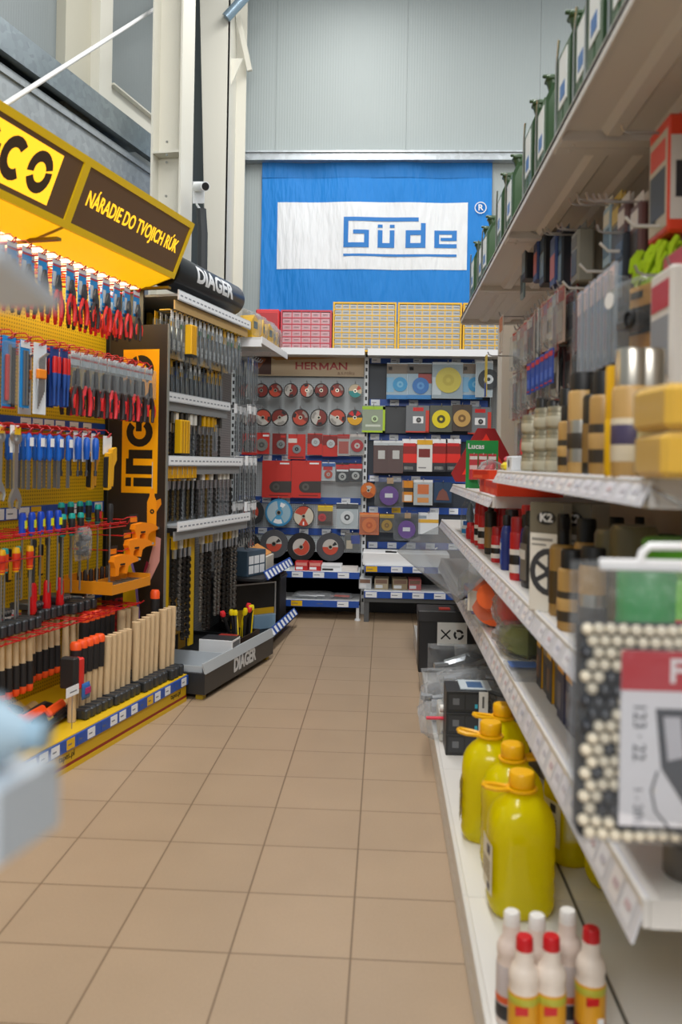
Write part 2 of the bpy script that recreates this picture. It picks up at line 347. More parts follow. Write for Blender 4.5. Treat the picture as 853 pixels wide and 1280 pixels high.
# ============================================================ LEFT RUN: yellow pegboard gondola
PEGY = mat('#d2ae08', .55, 0, 'peg'); YL = mat('#d8b010', .5)
def tags(m, s0, s1, y, z0, z1, seed, wh=.055, every=.075, yellow=.12):
    r = random.Random(seed); s = s0+.01
    while s < s1-wh:
        v = r.random(); m.box(s, s+wh, y-.0015, y, z0+.004, z1-.004, mat('#e3b400', .4) if v < yellow else TAG if v < .8 else TAGB)
        m.box(s+.008, s+wh*.6, y-.002, y-.0015, (z0+z1)/2-.003, (z0+z1)/2+.002, mat('#5b6472', .5)); s += every+r.choice((0,0,.03))
    return m
t = thing('pegboard_gondola', 'tall yellow pegboard shelving with red hooks along the left of the aisle', 'display shelf', (G0.x,G0.y,0), RL)
GL = t
M(PEGY).box(-2.4,-.012,.5,.52,.14,2.25).build('back_panel', t)
M(YL).box(-2.4,0,0,.5,.112,.14).box(-2.4,0,0,.5,.0,.02).build('base_shelf', t)
m = M(YL).box(-2.4,0,.004,.02,.02,.112); m.box(-2.4,0,.002,.02,.012,.032,mat('#8e2216', .5))
m.build('kick_plate', t)
m = M(mat('#1b1a10', .5)); m.text('tapes.pl', .036, (-.12,.0035,.062)); m.text('tapes.pl', .036, (-1.08,.0035,.062)); m.build('lettering', t)
m = M(TAGB).box(-2.4,0,-.008,.004,.088,.136); tags(m,-2.4,0,-.008,.088,.136,3); m.build('price_rail', t)
for z, sd in ((1.755,1),(1.41,2),(1.0,4),(.545,5)):
    m = M(TAGB).box(-2.4,-.02,.492,.5,z-.028,z+.028); tags(m,-2.4,-.02,.492,z-.028,z+.028,sd,.075,.09); m.build('label_strip', t)
for s in (-2.4,-1.0,-.012): M(mat('#2a2820', .5)).box(s,s+.03,.498,.54,0,2.25).build('upright', t)
HK = M(mat('#c01a22', .35))
HK.tube([(-.008,.5,0),(-.008,.2,0),(-.008,.185,.004),(-.004,.175,.018),(0,.172,.02)], .0028, 5); HK.tube([(.008,.5,.0),(.008,.2,0),(.008,.185,.004),(.004,.175,.018),(0,.172,.02)], .0028, 5)
HK.tube([(0,.5,.035),(0,.2,.035),(0,.185,.02)], .0025, 5)
hook0 = HK.build('hook', t); hooks_used = [0]
def hook(s, z):
    if hooks_used[0] == 0: o = hook0
    else: o = hook0.copy(); COL.objects.link(o)
    hooks_used[0] += 1; o.location = (s,0,z)

# lit fascia signs
def ingco(m, sub=5):         # heavy block letters in a unit-high strip, local x,z
    m.box(0,.3,-.001,0,0,.70); m.box(0,.3,-.001,0,.79,1)
    m.box(.42,.72,-.001,0,0,1); m.box(.72,.95,-.001,0,.72,1); m.box(.95,1.25,-.001,0,0,.9)
    m.ring(1.85,.5,.24,.5,-.001,0,48,325); m.box(1.88,2.34,-.001,0,.42,.64)
    m.ring(2.92,.5,.24,.5,-.001,0,48,312)
    m.ring(3.98,.5,.24,.5,-.001,0,20,190,28); m.ring(3.98,.5,.24,.5,-.001,0,208,372,28)
SGN = [(.01,2.487),(.124,2.205)]
ang = math.atan2(SGN[1][0]-SGN[0][0], SGN[0][1]-SGN[1][1])
FRY = mat('#d8b20c', .4, 0, '', .14); LIT = mat('#f5c010', .5, 0, '', .55)  # FRY: faint glow added to brighten the weakly lit sign frame
def fascia(s0, s1, label, deco):
    t = thing('illuminated_sign', label, 'sign', pl(s0,0,0), RL, 'lit signs over the yellow pegboard')
    w = s1-s0
    m = M(YL); sec = [(.01,2.487),(.124,2.205),(.290,2.150),(.5,2.150),(.5,2.487)]
    for x in (0,w-.012): m.add([(x,y,z) for y,z in sec]+[(x+.012,y,z) for y,z in sec], [(0,1,2,3,4),(9,8,7,6,5)]+[(i,(i+1)%5,5+(i+1)%5,5+i) for i in range(5)])
    m.box(.012,w-.012,.02,.5,2.475,2.487); m.box(.012,w-.012,.49,.5,2.16,2.475); m.build('housing', t)
    T = Matrix.Translation((0,SGN[0][0],SGN[0][1])) @ Matrix.Rotation(ang, 4, 'X')   # local: x along, z down the face as negative
    hgt = math.hypot(SGN[1][0]-SGN[0][0], SGN[1][1]-SGN[0][1])
    m = M(FRY); m.T = T
    for a in ((0,w,-.012,.01,-.03,0),(0,w,-.012,.01,-hgt,-hgt+.03),(0,.022,-.012,.01,-hgt+.03,-.03),(w-.022,w,-.012,.01,-hgt+.03,-.03)): m.box(*a)
    m.build('frame', t)
    m = M(mat('#5a4129', .5, 0, '', .2)); m.T = T; m.box(.02,w-.02,-.004,.004,-hgt+.028,-.028); m.build('face', t)
    m = M(mat('#ffc428', .5, 0, '', .75)); m.T = T; deco(m, w, hgt); m.build('lettering', t)
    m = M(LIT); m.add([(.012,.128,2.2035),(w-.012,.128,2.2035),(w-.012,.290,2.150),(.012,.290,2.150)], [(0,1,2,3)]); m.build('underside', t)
    m = M(mat('#ffe9b0', .5, 0, '', 1.6)); m.box(.03,w-.03,.30,.48,2.150,2.156); m.build('lamp_diffuser', t)
    M(mat('#7a6410', .5)).box(w-.03,w,.13,.3,2.148,2.16).build('divider', t)
def deco1(m, w, h):
    x0 = w-.86; x1 = w-.15; m.box(x0,x1,-.0055,-.0045,-h+.05,-.05)
    T = m.T; m.T = T @ Matrix.Translation((x0+.03,-.0057,-h/2-.082)) @ Matrix.Diagonal(((x1-x0-.06)/4.48,1,.165,1)); m.use(mat('#4a3520', .5)); ingco(m); m.T = T
def deco2(m, w, h): m.text('NÁRADIE DO TVOJICH RÚK', .090, (w/2,-.0055,-h/2+.0), bold=.0014, sx=.74)
fascia(-2.0,-.99, 'lit brown and yellow sign with a big yellow logo box over the pegboard', deco1)
fascia(-.99,0.0, 'lit brown sign reading NÁRADIE DO TVOJICH RÚK over the pegboard', deco2)
for s in (-1.5,-.5):
    l = area('canopy_lamp', pl(s,.33,2.14), (0,0,0), .9, .12, 2.6, (1,.88,.62)); l.rotation_euler = (0,0,RL)

# black board with upright logo across the end of the yellow run
t = thing('advertising_board', 'tall black board with a yellow vertical logo at the end of the pegboard', 'sign', pl(.012,.475,0), -AL)
M(mat('#2a211d', .42)).box(0,.335,-.018,0,.14,1.965).build('board', t)
M(mat('#9a9a94', .4, .6)).box(.335,.339,-.02,.002,.14,1.967).build('edge_trim', t)
m = M(mat('#f5a800', .4)).box(.078,.288,-.0192,-.018,1.075,1.835).build('logo_panel', t)
m = M(mat('#1c1613', .4)); m.T = Matrix.Translation((.258,-.0194,1.11)) @ Matrix.Rotation(-PI/2, 4, 'Y') @ Matrix.Scale(.155, 4); ingco(m); m.build('logo_lettering', t)
m = M(mat('#d5b30c', .5)); m.prism([(.10,.14),(.19,.14),(.185,.45),(.165,.62),(.13,.74),(.10,.78)], -.0195,-.018)
m.prism([(.19,.14),(.205,.14),(.20,.45),(.175,.64),(.13,.77),(.13,.74),(.165,.62),(.185,.45)], -.0195,-.018, mat('#8a74c8', .5)); m.prism([(.02,.14),(.10,.14),(.10,.52),(.02,.50)], -.0195,-.018, mat('#a01830', .5, 0, 'plaid'))
m.prism([(.215,.62),(.25,.60),(.31,.72),(.315,.84),(.285,.85),(.27,.80),(.24,.68)], -.0195,-.018, mat('#c98f86', .5)); m.prism([(.20,.60),(.23,.62),(.255,.70),(.235,.72)], -.0195,-.018, mat('#8a1d3c', .5))
m.prism([(.235,.80),(.285,.80),(.288,1.03),(.275,1.06),(.27,1.10),(.25,1.10),(.245,1.06),(.232,1.03)], -.0196,-.018, mat('#f29a0a', .5)); m.prism([(.288,.98),(.315,1.02),(.31,1.05),(.288,1.04)], -.0196,-.018, mat('#e08a10', .5))
m.box(.257,.261,-.0196,-.018,1.10,1.24,mat('#b9b9b9', .4)); m.ring(.262,.98,.004,.013,-.0198,-.018,m=mat('#3a2a10', .5))
m.build('printed_photo', t)

# ============================================================ DIAGER bay
GD = G0+.03*UU
t = thing('drill_bit_stand', 'black drill bit stand with rounded DIAGER header after the yellow pegboard', 'display shelf', (GD.x,GD.y,0), RL)
DG = t
M(mat('#2e2e2e', .5)).box(0,1.04,.5,.52,.05,2.2).build('back_panel', t)
m = M(mat('#d8b010', .5)); m.box(.005,.085,.17,.18,.2,.86); m.box(.345,.40,.17,.18,.2,.86); m.box(.34,.62,.45,.47,1.0,2.1); m.box(.02,.3,.45,.47,1.0,1.6); m.build('yellow_backing', t)
M(mat('#45443f', .5)).box(-.012,0,.3,.52,.05,2.2).build('side_panel', t)
m = M(mat('#2b2d30', .38))
a, b, d0 = 0, 1.04, -.088
m.box(a,b,d0,.5,.03,.05); m.box(a,b,d0,d0+.02,.05,.14); m.box(a,a+.02,d0+.02,.48,.05,.14); m.box(b-.02,b,d0+.02,.48,.05,.14); m.box(.37,b-.02,d0+.02,.48,.05,.118); m.build('base_tray', t)
m = M(mat('#aeb4b8', .4)); m.add([(a,d0-.004,.138),(b,d0-.004,.138),(b,d0+.012,.19),(a,d0+.012,.19),(a,d0+.004,.138),(b,d0+.004,.138),(b,d0+.02,.19),(a,d0+.02,.19)], [(0,1,2,3),(4,7,6,5),(3,2,6,7),(0,3,7,4),(1,5,6,2)]); m.build('tray_rail', t)
m = M(mat('#b9c0c6', .4)); m.box(.03,.36,d0+.03,.3,.06,.066); m.box(.03,.034,d0+.03,.3,.066,.17); m.box(.36,.364,d0+.03,.3,.066,.17); m.box(.034,.36,d0+.03,d0+.034,.066,.17); m.build('grey_bin', t)
m = M(mat('#d4d7da', .4)); m.text('DIAGER', .105, (.56,d0-.001,.093), bold=.004, sx=.92); m.build('base_lettering', t)
for x in (.02,b-.06): M(mat('#a98c10', .5)).box(x,x+.04,d0+.02,d0+.06,0,.03).build('foot', t)
# header: a half round drum
m = M(mat('#1d1f22', .32)); hz, hr, hd = 2.268, .098, .19
T = Matrix.Translation((0,hd,hz)) @ Matrix.Rotation(PI/2, 4, 'Y'); m.lathe([(hr*.97,0),(hr,.008),(hr,.90),(hr*.97,.91)], 40, T=T); m.build('header_drum', t)
m = M(mat('#e6e8ea', .4)); m.text('DIAGER', .125, (.46,0,.0), bold=.005, sx=1.15); m.slice([-.05+.01*i for i in range(11)])
m.v = [(x, hd-(hr+.0015)*math.cos(z/hr+.08)+(y*.2), hz+(hr+.0015)*math.sin(z/hr+.08)) for x,y,z in m.v]; m.build('header_lettering', t)
TIER = []
for (d, py, pb, z0) in ((.10,362,0,None),(.23,428,0,None),(.23,495,0,None),(.14,576,0,None),(.08,661,0,None)):
    z = ls(209,py,d)[1]; TIER.append((d,z))
    m = M(mat('#8f9498', .4)); m.box(0,1.03,d+.006,.5,z-.006,z+.006); o = m.build('shelf', t)
    m = M(mat('#c9ced3', .35)); m.box(0,1.03,d,d+.006,z-.026,z+.028); m.box(0,1.03,d-.0015,d,z-.02,z+.022,mat('#eceff2', .4))
    for k in range(20): m.box(.02+k*.05,.05+k*.05,d-.002,d-.0015,z-.004,z+.004,mat('#8a9099', .5))
    m.build('price_rail', t)
for i, (d, z) in enumerate(TIER):
    m = M(mat('#c9a66a', .5) if i < 2 else mat('#8d9092', .4)); m.box(0,1.03,d+.02,d+.028,z-.075,z-.026); m.build('hook_plate', t)
DHK = M(mat('#2a261a', .4)); DHK.tube([(0,.0,0),(0,-.09,0),(0,-.10,.012)], .0035, 5); DHK.box(-.012,.012,-.085,-.02,.006,.012,mat('#d9ad00', .4))
dh0 = DHK.build('hook', t); dhn = [0]
def dhook(s, d, z):
    o = dh0 if dhn[0] == 0 else dh0.copy()
    if dhn[0]: COL.objects.link(o)
    dhn[0] += 1; o.location = (s,d,z)
# ============================================================ PRODUCTS ON THE YELLOW PEGBOARD
# hanging goods have their origin at the hook hole; x right, y into the shelf, z up
def proto(name, cat): return thing(name, '', cat)
def card(m, w, z0, z1, c, y0=0, y1=.0016): return m.box(-w/2,w/2,y0,y1,z0,z1,c)
def mk_pliers(cardc, gripA, gripB, clear=False, name='pliers'):
    t = proto(name, 'pliers')
    m = M(cardc); card(m,.066,-.05 if clear else -.135,.012,cardc); m.box(-.033,.033,-.0006,0,-.012,.008,mat('#e2dee0', .4)); m.box(-.033,.033,-.0007,0,-.024,-.015,mat('#c83a3a', .4))
    if not clear: m.box(-.03,-.004,-.0007,0,-.12,-.05,mat('#d9dee2', .4))
    m.build('card', t)
    m = M(mat('#45484d', .4, .7) if clear else DSTEEL); q = .62 if clear else 1; m.prism([(x*q,z) for x,z in ((-.006,-.065),(.006,-.065),(.017,-.10),(.02,-.128),(.01,-.142),(-.01,-.142),(-.02,-.128),(-.017,-.10))], -.018, -.006); m.cyl((0,-.020,-.122),(0,-.004,-.122),.008,n=10); m.build('jaw', t)
    for s in (-1, 1):
        m = M(gripA); m.tube([(s*.010,-.012,-.138),(s*.022,-.012,-.165),(s*.030,-.012,-.20),(s*.028,-.012,-.235),(s*.022,-.012,-.268)], [.007,.009,.0105,.010,.008], 8)
        m.tube([(s*.027,-.020,-.18),(s*.034,-.020,-.205),(s*.031,-.020,-.24)], [.004,.006,.004], 6, gripB); m.build('handle', t)
    if clear: M(CLEAR).box(-.036,.036,-.026,-.001,-.15,0,b=.006).build('blister', t)
    return t
def hang_row(protos, hooks, z, depths, label, group, jit=.006, tilt=.05, rz=RL, place=pl, addhook=hook, sc=None):
    n = 0
    for i, s in enumerate(hooks):
        if addhook: addhook(s, z+.0)
        for j, d in enumerate(depths):
            p = protos[i % len(protos)] if not callable(protos) else protos(i, j)
            put(p, place(s+R_.uniform(-jit,jit), d, z-.004), rz+R_.uniform(-tilt,tilt), label(i, j), group, sc); n += 1
def far(i, n): return nth(n-1-i)
DEP = ('front', 'middle', 'back')
blue_card = mat('#1590dd', .4)
P1 = mk_pliers(blue_card, mat('#d8262a', .4), mat('#2a2226', .5)); P2 = mk_pliers(blue_card, mat('#2c2426', .5), mat('#d8322a', .4)); P3 = mk_pliers(blue_card, mat('#d8262a', .4), mat('#2a2226', .5))
hs = [-1.52+.098*k for k in range(14)]
hang_row([P1,P2,P1,P3], hs, 2.085, (.19,.25,.32), lambda i, j: 'red and black pliers on card, top pegboard row, hook %s from far end, %s' % (far(i,14), DEP[j]), 'pliers on the top pegboard row', sc=.88)
# second row
def mk_saw():
    t = proto('hand_saw_pack', 'saw'); M(blue_card).box(-.04,.04,0,.002,-.27,.012).box(-.04,.04,-.001,0,-.27,-.262,RED).build('card', t)
    M(BLACK).box(.012,.03,-.01,-.001,-.262,-.03,b=.002).build('blade_case', t); M(mat('#c8322e', .4)).box(-.03,-.008,-.014,-.001,-.24,-.06,b=.005).build('grip', t); M(stl()).box(-.006,.008,-.006,-.001,-.25,-.02).build('blade', t)
    M(CLEAR).box(-.042,.042,-.018,-.0005,-.255,-.01,b=.004).build('blister', t); return t
def mk_blade():
    t = proto('saw_blade_pack', 'blade pack'); M(blue_card).box(-.032,.032,0,.002,-.26,.012).build('card', t); m = M(stl('#a0a4a8')); 
    for x in (-.016,.004): m.box(x,x+.014,-.005,-.001,-.25,-.03)
    m.build('blade', t); m = M(BLACK); m.prism([(.02,-.25)]+[(.024+.004*(k%2),-.25+.012*k) for k in range(18)]+[(.02,-.04)], -.004,-.001); m.build('toothed_strip', t); M(mat('#e6e8ea', .4)).box(-.03,.03,-.002,0,-.02,.008).build('header', t); return t
def mk_hex():
    t = proto('hex_key_set', 'hex keys'); M(mat('#dfe5ea', .4)).box(-.042,.042,0,.002,-.28,.012).build('card', t)
    M(mat('#f08a1c', .4)).box(-.030,.024,-.018,-.001,-.135,-.095,b=.004).build('holder', t)
    m = M(stl('#c9ccd0', .25))
    for k in range(7): x = -.024+.007*k; m.tube([(x,-.010,-.26+.012*k),(x,-.010,-.065+.004*k),(x+.006,-.010,-.052+.004*k),(x+.03,-.010,-.050+.004*k)], .0028, 6)
    m.build('key', t); return t
def mk_chisel():
    t = proto('chisel_pack', 'chisel'); M(mat('#1d3f86', .4)).box(-.03,.03,0,.002,-.24,.012).build('card', t)
    for x in (-.014,.014):
        m = M(RED); m.lathe([(.009,-.03),(.011,-.05),(.010,-.10)], 10, at=(x,-.012,0)); m.build('handle', t); M(mat('#27509c', .4)).lathe([(.010,-.10),(.008,-.15),(.005,-.165),(.004,-.235)], 10, at=(x,-.012,0)).build('shaft', t)
    return t
SW, SB, HX, CH = mk_saw(), mk_blade(), mk_hex(), mk_chisel()
PC = mk_pliers(mat('#cfd3d8', .4), mat('#33282c', .5), mat('#d8262a', .4), True, 'long_nose_pliers'); PC2 = mk_pliers(mat('#cfd3d8', .4), mat('#d8303a', .4), mat('#2a2226', .5), True, 'long_nose_pliers')
h2 = [(-1.53,SW,'hand saw on blue card'),(-1.42,SW,'hand saw on blue card'),(-1.31,SB,'saw blades on blue card'),(-1.22,SW,'hand saw on blue card'),(-1.12,SB,'saw blades on blue card'),(-1.02,HX,'fan of hex keys in an orange holder'),(-.92,CH,'red and blue chisels on blue card'),(-.85,CH,'red and blue chisels on blue card')]
for k, (s, p, l) in enumerate(h2):
    hook(s, 1.715)
    for j, d in enumerate((.20,.27)): put(p, pl(s,d,1.711), RL+R_.uniform(-.05,.05), '%s, second pegboard row, %s from near end, %s' % (l, nth(k), DEP[j]), 'carded tools on the second pegboard row')
hs = [-.775+.0735*k for k in range(10)]
hang_row([PC,PC2,PC], hs, 1.715, (.19,.25), lambda i, j: 'dark clear packed pliers with red trim, second row, hook %s from far end, %s' % (far(i,10), DEP[j]), 'packed pliers on the second pegboard row')
# third row: spanners, files
def mk_wrench():
    t = proto('combination_wrench', 'wrench'); m = M(stl('#b9bcbf', .28))
    a = math.radians(15)
    m.ring(0,-.03,.014,.026,-.012,.0,0,360,20); m.prism([(-.011,-.05),(.011,-.05),(.009,-.22),(-.009,-.22)], -.009,-.001)
    m.prism([(-.010,-.215),(.010,-.215),(.027,-.243),(.033,-.265),(.022,-.292),(.010,-.287),(.013,-.262),(0,-.25),(-.013,-.262),(-.016,-.288),(-.028,-.286),(-.032,-.262),(-.024,-.238)], -.011,.0); m.build('body', t)
    m = M(mat('#eceef0', .4)); m.box(-.024,.024,-.0005,.0015,-.085,.015); m.build('tag', t); M(mat('#e0b010', .4)).box(-.016,.016,-.0135,-.012,-.02,.008).build('sticker', t); return t
def mk_file():
    t = proto('file', 'file'); c = mat('#1462c8', .35)
    M(c).lathe([(.004,.004),(.012,-.006),(.0135,-.03),(.0115,-.06),(.0135,-.09),(.008,-.108)], 12).build('handle', t); M(stl('#8c9094', .45)).box(-.009,.009,-.003,.003,-.225,-.105).build('blade', t)
    M(mat('#eceef0', .4)).box(-.012,.012,-.0152,-.0138,-.05,-.015).build('tag', t); return t
def mk_bluewrench():
    t = proto('nut_driver', 'nut driver'); M(mat('#1758bb', .35)).lathe([(.005,.0),(.014,-.01),(.016,-.05),(.013,-.09),(.012,-.10)], 12).build('handle', t); M(DSTEEL).lathe([(.004,-.10),(.004,-.15),(.007,-.152),(.007,-.175)], 10).build('shaft', t)
    M(mat('#dfe5ec', .4)).box(-.017,.017,.012,.0135,-.11,.02).build('card', t); return t
WR, FI, BW_ = mk_wrench(), mk_file(), mk_bluewrench()
for k, (s, d, sc) in enumerate(((-1.19,.19,1.08),(-1.21,.30,1.02),(-1.27,.20,.96),(-1.33,.32,.9))):
    if k in (0,2): hook(s, 1.352)
    put(WR, pl(s,d,1.362), RL+R_.uniform(-.1,.1), 'steel combination wrench hanging by the blue files, %s' % ('largest and nearest the aisle','behind the front wrench','left of the front wrench','small one farthest left at the panel')[k], sc=sc)
fs = [-1.10+.07*k for k in range(5)]
hang_row([FI], fs, 1.352, (.19,.26,.34), lambda i, j: 'blue handled steel file, third pegboard row, hook %s from the wrenches, %s' % (nth(i), DEP[j]), 'blue files on the third pegboard row')
fs = [-.75+.075*k for k in range(3)]
hang_row([BW_], fs, 1.352, (.19,.27), lambda i, j: 'blue handled nut driver, third pegboard row, hook %s from the blue files, %s' % (nth(i), DEP[j]), 'blue nut drivers on the third pegboard row')
def mk_clamp():
    t = proto('tool_pouch_clamp', 'hand clamp'); M(mat('#e9edf0', .4)).box(-.045,.045,0,.002,-.075,.012).build('header_card', t)
    m = M(mat('#e6a90c', .4)); m.prism([(-.04,-.07),(-.012,-.065),(-.016,-.235),(-.045,-.24)], -.03,-.004); m.prism([(.0,-.05),(.045,-.04),(.048,-.10),(.02,-.13),(.012,-.225),(-.006,-.22)], -.026,-.004); m.build('body', t)
    m = M(BLACK); m.prism([(-.052,-.09),(-.041,-.085),(-.046,-.23),(-.056,-.225)], -.026,-.006); m.box(.012,.024,-.02,-.006,-.23,-.12); m.build('trigger', t); return t
CLP = mk_clamp()
for k, d in enumerate((.19,.28)):
    if k == 0: hook(-.50, 1.352)
    put(CLP, pl(-.50,d,1.348), RL+.1, 'yellow and black hand clamp on white card, third pegboard row, %s' % DEP[k])
# fourth row: screwdrivers stand in a red wire rack
def mk_driver(name, hc, cap, band, L):
    t = proto(name, 'screwdriver'); m = M(hc); m.lathe([(.0,.052),(.012,.05),(.0155,.036),(.0155,.0),(.013,-.02),(.015,-.034),(.011,-.045)], 12); hd_ = m.build('handle', t)
    if cap: M(cap).lathe([(0,.0535),(.0125,.0515),(.0160,.037),(.0158,.03)], 12).build('cap', t); M(cap).lathe([(.0152,-.03),(.0115,-.046)], 12).build('collar', t)
    if band: M(band).box(-.009,.009,-.0165,-.0145,-.012,.02).build('sticker', hd_)
    M(stl('#9a9da0', .35)).lathe([(.0042,-.045),(.0042,-L+.02),(.0055,-L+.012),(.003,-L)], 8).build('shaft', t); return t
SDB = mk_driver('screwdriver', mat('#1446c0', .35), None, mat('#d8e018', .4), .30); SDT = mk_driver('screwdriver', mat('#1e2226', .45), mat('#0f9c94', .4), None, .30); SDR = mk_driver('screwdriver', mat('#1e2226', .45), mat('#0f9c94', .4), RED, .36); SDK = mk_driver('screwdriver', mat('#2a2a2c', .5), None, None, .34)
m = M(mat('#b8161e', .35))
for z in (.945,.925):
    m.tube([(-1.55,.20,z),(-.30,.20,z)], .003, 5); m.tube([(-1.55,.28,z),(-.30,.28,z)], .003, 5)
for k in range(15): s = -1.55+.0893*k; m.tube([(s,.5,.935),(s,.19,.935),(s,.18,.955)], .0028, 5)
m.build('screwdriver_rack', GL)
for k in range(5): put(SDB, pl(-1.07+.062*k,.235,.975), RL+R_.uniform(-.2,.2), 'blue handled long screwdriver in the red rack, %s of five from near end' % nth(k), 'blue screwdrivers in the rack')
for k in range(4): put(SDT, pl(-.70+.075*k,.30,1.0), RL, 'black and teal screwdriver, back line of the red rack, %s from near end' % nth(k), 'teal screwdrivers in the rack')
for k in range(3): put(SDT, pl(-.80+.070*k,.225,.955), RL, 'black and teal screwdriver, front line of the red rack, %s from near end' % nth(k), 'teal screwdrivers in the rack')
put(SDR, pl(-.50,.235,.985), RL, 'black and teal screwdriver with a red sticker near the orange saws')
put(SDK, pl(-.39,.235,.985), RL, 'plain black handled screwdriver, tallest beside the orange saws')
VD = mk_driver('insulated_screwdriver', mat('#d63a1c', .4), mat('#e8b010', .4), None, .24); VT = mk_driver('insulated_screwdriver', mat('#e05a18', .4), mat('#0fa0a8', .4), None, .24)
for k in range(7):
    s = -1.28+.045*k; put((VD,VT)[k%2], pl(s,.24+.02*(k%2),.835), RL, '%s insulated screwdriver hanging low at the near end, %s from the left' % (('red and yellow','red and teal')[k%2], nth(k)), 'insulated screwdrivers at the near end of the fourth row')
m = M(mat('#b8161e', .35)); m.tube([(-1.56,.225,.84),(-.96,.225,.84)], .003, 5); m.tube([(-1.56,.285,.84),(-.96,.285,.84)], .003, 5)
for k in range(6): m.tube([(-1.55+.09*k,.5,.845),(-1.55+.09*k,.22,.845)], .0025, 5)
m.build('screwdriver_rack', GL)
def mk_cutter():
    t = proto('red_handled_tool', 'cutter'); m = M(DSTEEL); m.lathe([(.003,0),(.005,-.02),(.0045,-.19)], 8); m.box(-.012,.012,-.004,.004,-.03,.0); m.build('shaft', t)
    M(mat('#d3121c', .35)).lathe([(.009,-.185),(.014,-.20),(.016,-.27),(.019,-.305),(.012,-.318)], 12).build('handle', t); return t
CU = mk_cutter()
for k in range(6): put(CU, pl(-.93+.05*k,.28+.03*(k%2),.905-.01*(k%2)), RL, 'red handled tool hanging handle down below the blue screwdrivers, %s from the near end' % nth(k), 'red handled tools hanging handle down')
def mk_fold():
    t = proto('folding_tool', 'knife'); M(BLACK).box(-.014,.014,-.01,.004,-.14,0,b=.004).build('body', t); M(mat('#e0a810', .4)).box(-.008,.008,-.012,-.009,-.13,-.05).build('inlay', t); return t
FT = mk_fold()
for k in range(5): put(FT, pl(-1.05+.075*k,.37,.865), RL, 'black and yellow knife at the panel behind the blue screwdrivers, %s from near end' % nth(k), 'black and yellow knives at the panel')
# grey bag of small parts
def pouch(m, w, h, t, x=0, y=0, z=0, n=8, mt=None, crump=.0):
    r = random.Random(int(w*1e4+h*1e3)); off = [[r.uniform(-crump,crump) for _ in range(n+1)] for _ in range(n+1)]
    for sgn in (-1, 1):
        m.sheet(lambda u, v: (x-w/2+u*w, y+sgn*(t/2)*max(0,(1-(2*u-1)**4)*(1-(2*v-1)**4))**.6+off[int(v*n+.5)][int(u*n+.5)]*(0 if u in (0,1) or v in (0,1) else 1), z-v*h), n, n, mt)
    return m
m = thing('parts_bag', 'grey clear bag of black parts hanging below the teal screwdrivers', 'bag', pl(-.68,.20,.945), RL)
pouch(M(BAG),.12,.15,.05).build('bag', m); mm = M(mat('#3a3d40', .5))
for k in range(9): x, z = R_.uniform(-.04,.04), R_.uniform(-.13,-.04); mm.box(x-.014,x+.014,-.012,.012,z-.012,z+.01,b=.003)
mm.build('contents', m)
# orange jab saws and tray
def mk_pistol():
    t = proto('orange_saw', 'saw'); m = M(mat('#f08a12', .4))
    m.prism([(-.07,.0),(-.06,.025),(.01,.032),(.08,.022),(.125,.002),(.12,-.012),(.07,-.018),(.045,-.03),(.035,-.065),(.015,-.062),(.02,-.025),(-.005,-.022),(-.025,-.03),(-.03,-.068),(-.055,-.07),(-.055,-.03)], -.016,.016); m.build('body', t)
    M(mat('#c9ccd0', .35, .6)).prism([(.118,.006),(.15,-.002),(.15,-.010),(.118,-.012)], -.008,.008).build('nozzle', t); m = M(BLACK); m.box(-.02,.015,-.018,.018,-.02,-.012); m.build('trigger', t)
    M(mat('#2a2622', .4)).box(-.07,.0,.017,.019,-.02,.075).box(-.065,-.01,.0165,.017,.035,.06,mat('#e08210', .4)).build('card', t); return t
PG = mk_pistol(); q = .0
for k, (s, d, z) in enumerate(((-.15,.20,.90),(-.21,.20,.825),(-.33,.21,.755))):
    put(PG, pl(s,d,z), RL-.15, 'orange pistol shaped sealant gun in front of the black board, %s of the three' % ('topmost','middle','lowest')[k])
m = M(mat('#c01a22', .35))
for z in (.945,.865,.79): M(mat('#c01a22', .35)).tube([(-.33,.5,z+.012),(-.33,.2,z+.012),(-.29,.2,z+.02),(-.2,.2,z+.02)], .003, 5).build('hook', GL)
t = thing('wire_brush_tray', 'orange plastic tray of small steel blades under the orange sealant guns', 'tray', pl(-.34,.30,.615), RL)
m = M(mat('#d98a14', .45)); m.box(-.17,.19,-.15,.10,0,.006); m.box(-.17,.19,-.156,-.15,-.0,.045); m.box(-.17,.19,.10,.106,0,.08); m.box(-.176,-.17,-.156,.106,0,.06); m.box(.19,.196,-.156,.106,0,.06); m.box(-.17,.19,-.03,-.025,.006,.055); m.build('tray', t)
m = M(stl('#b0b0ae', .35))
for k in range(18): x = -.15+.018*k; m.box(x,x+.010,-.14,-.04,.02+.004*(k%3),.03+.004*(k%3))
m.build('blade', t); m = M(mat('#2b2220', .5)); [m.lathe([(.012,.006),(.012,.09),(.006,.10)], 8, at=(-.14+.05*k,.04,0)) for k in range(6)]; m.build('handle', t)
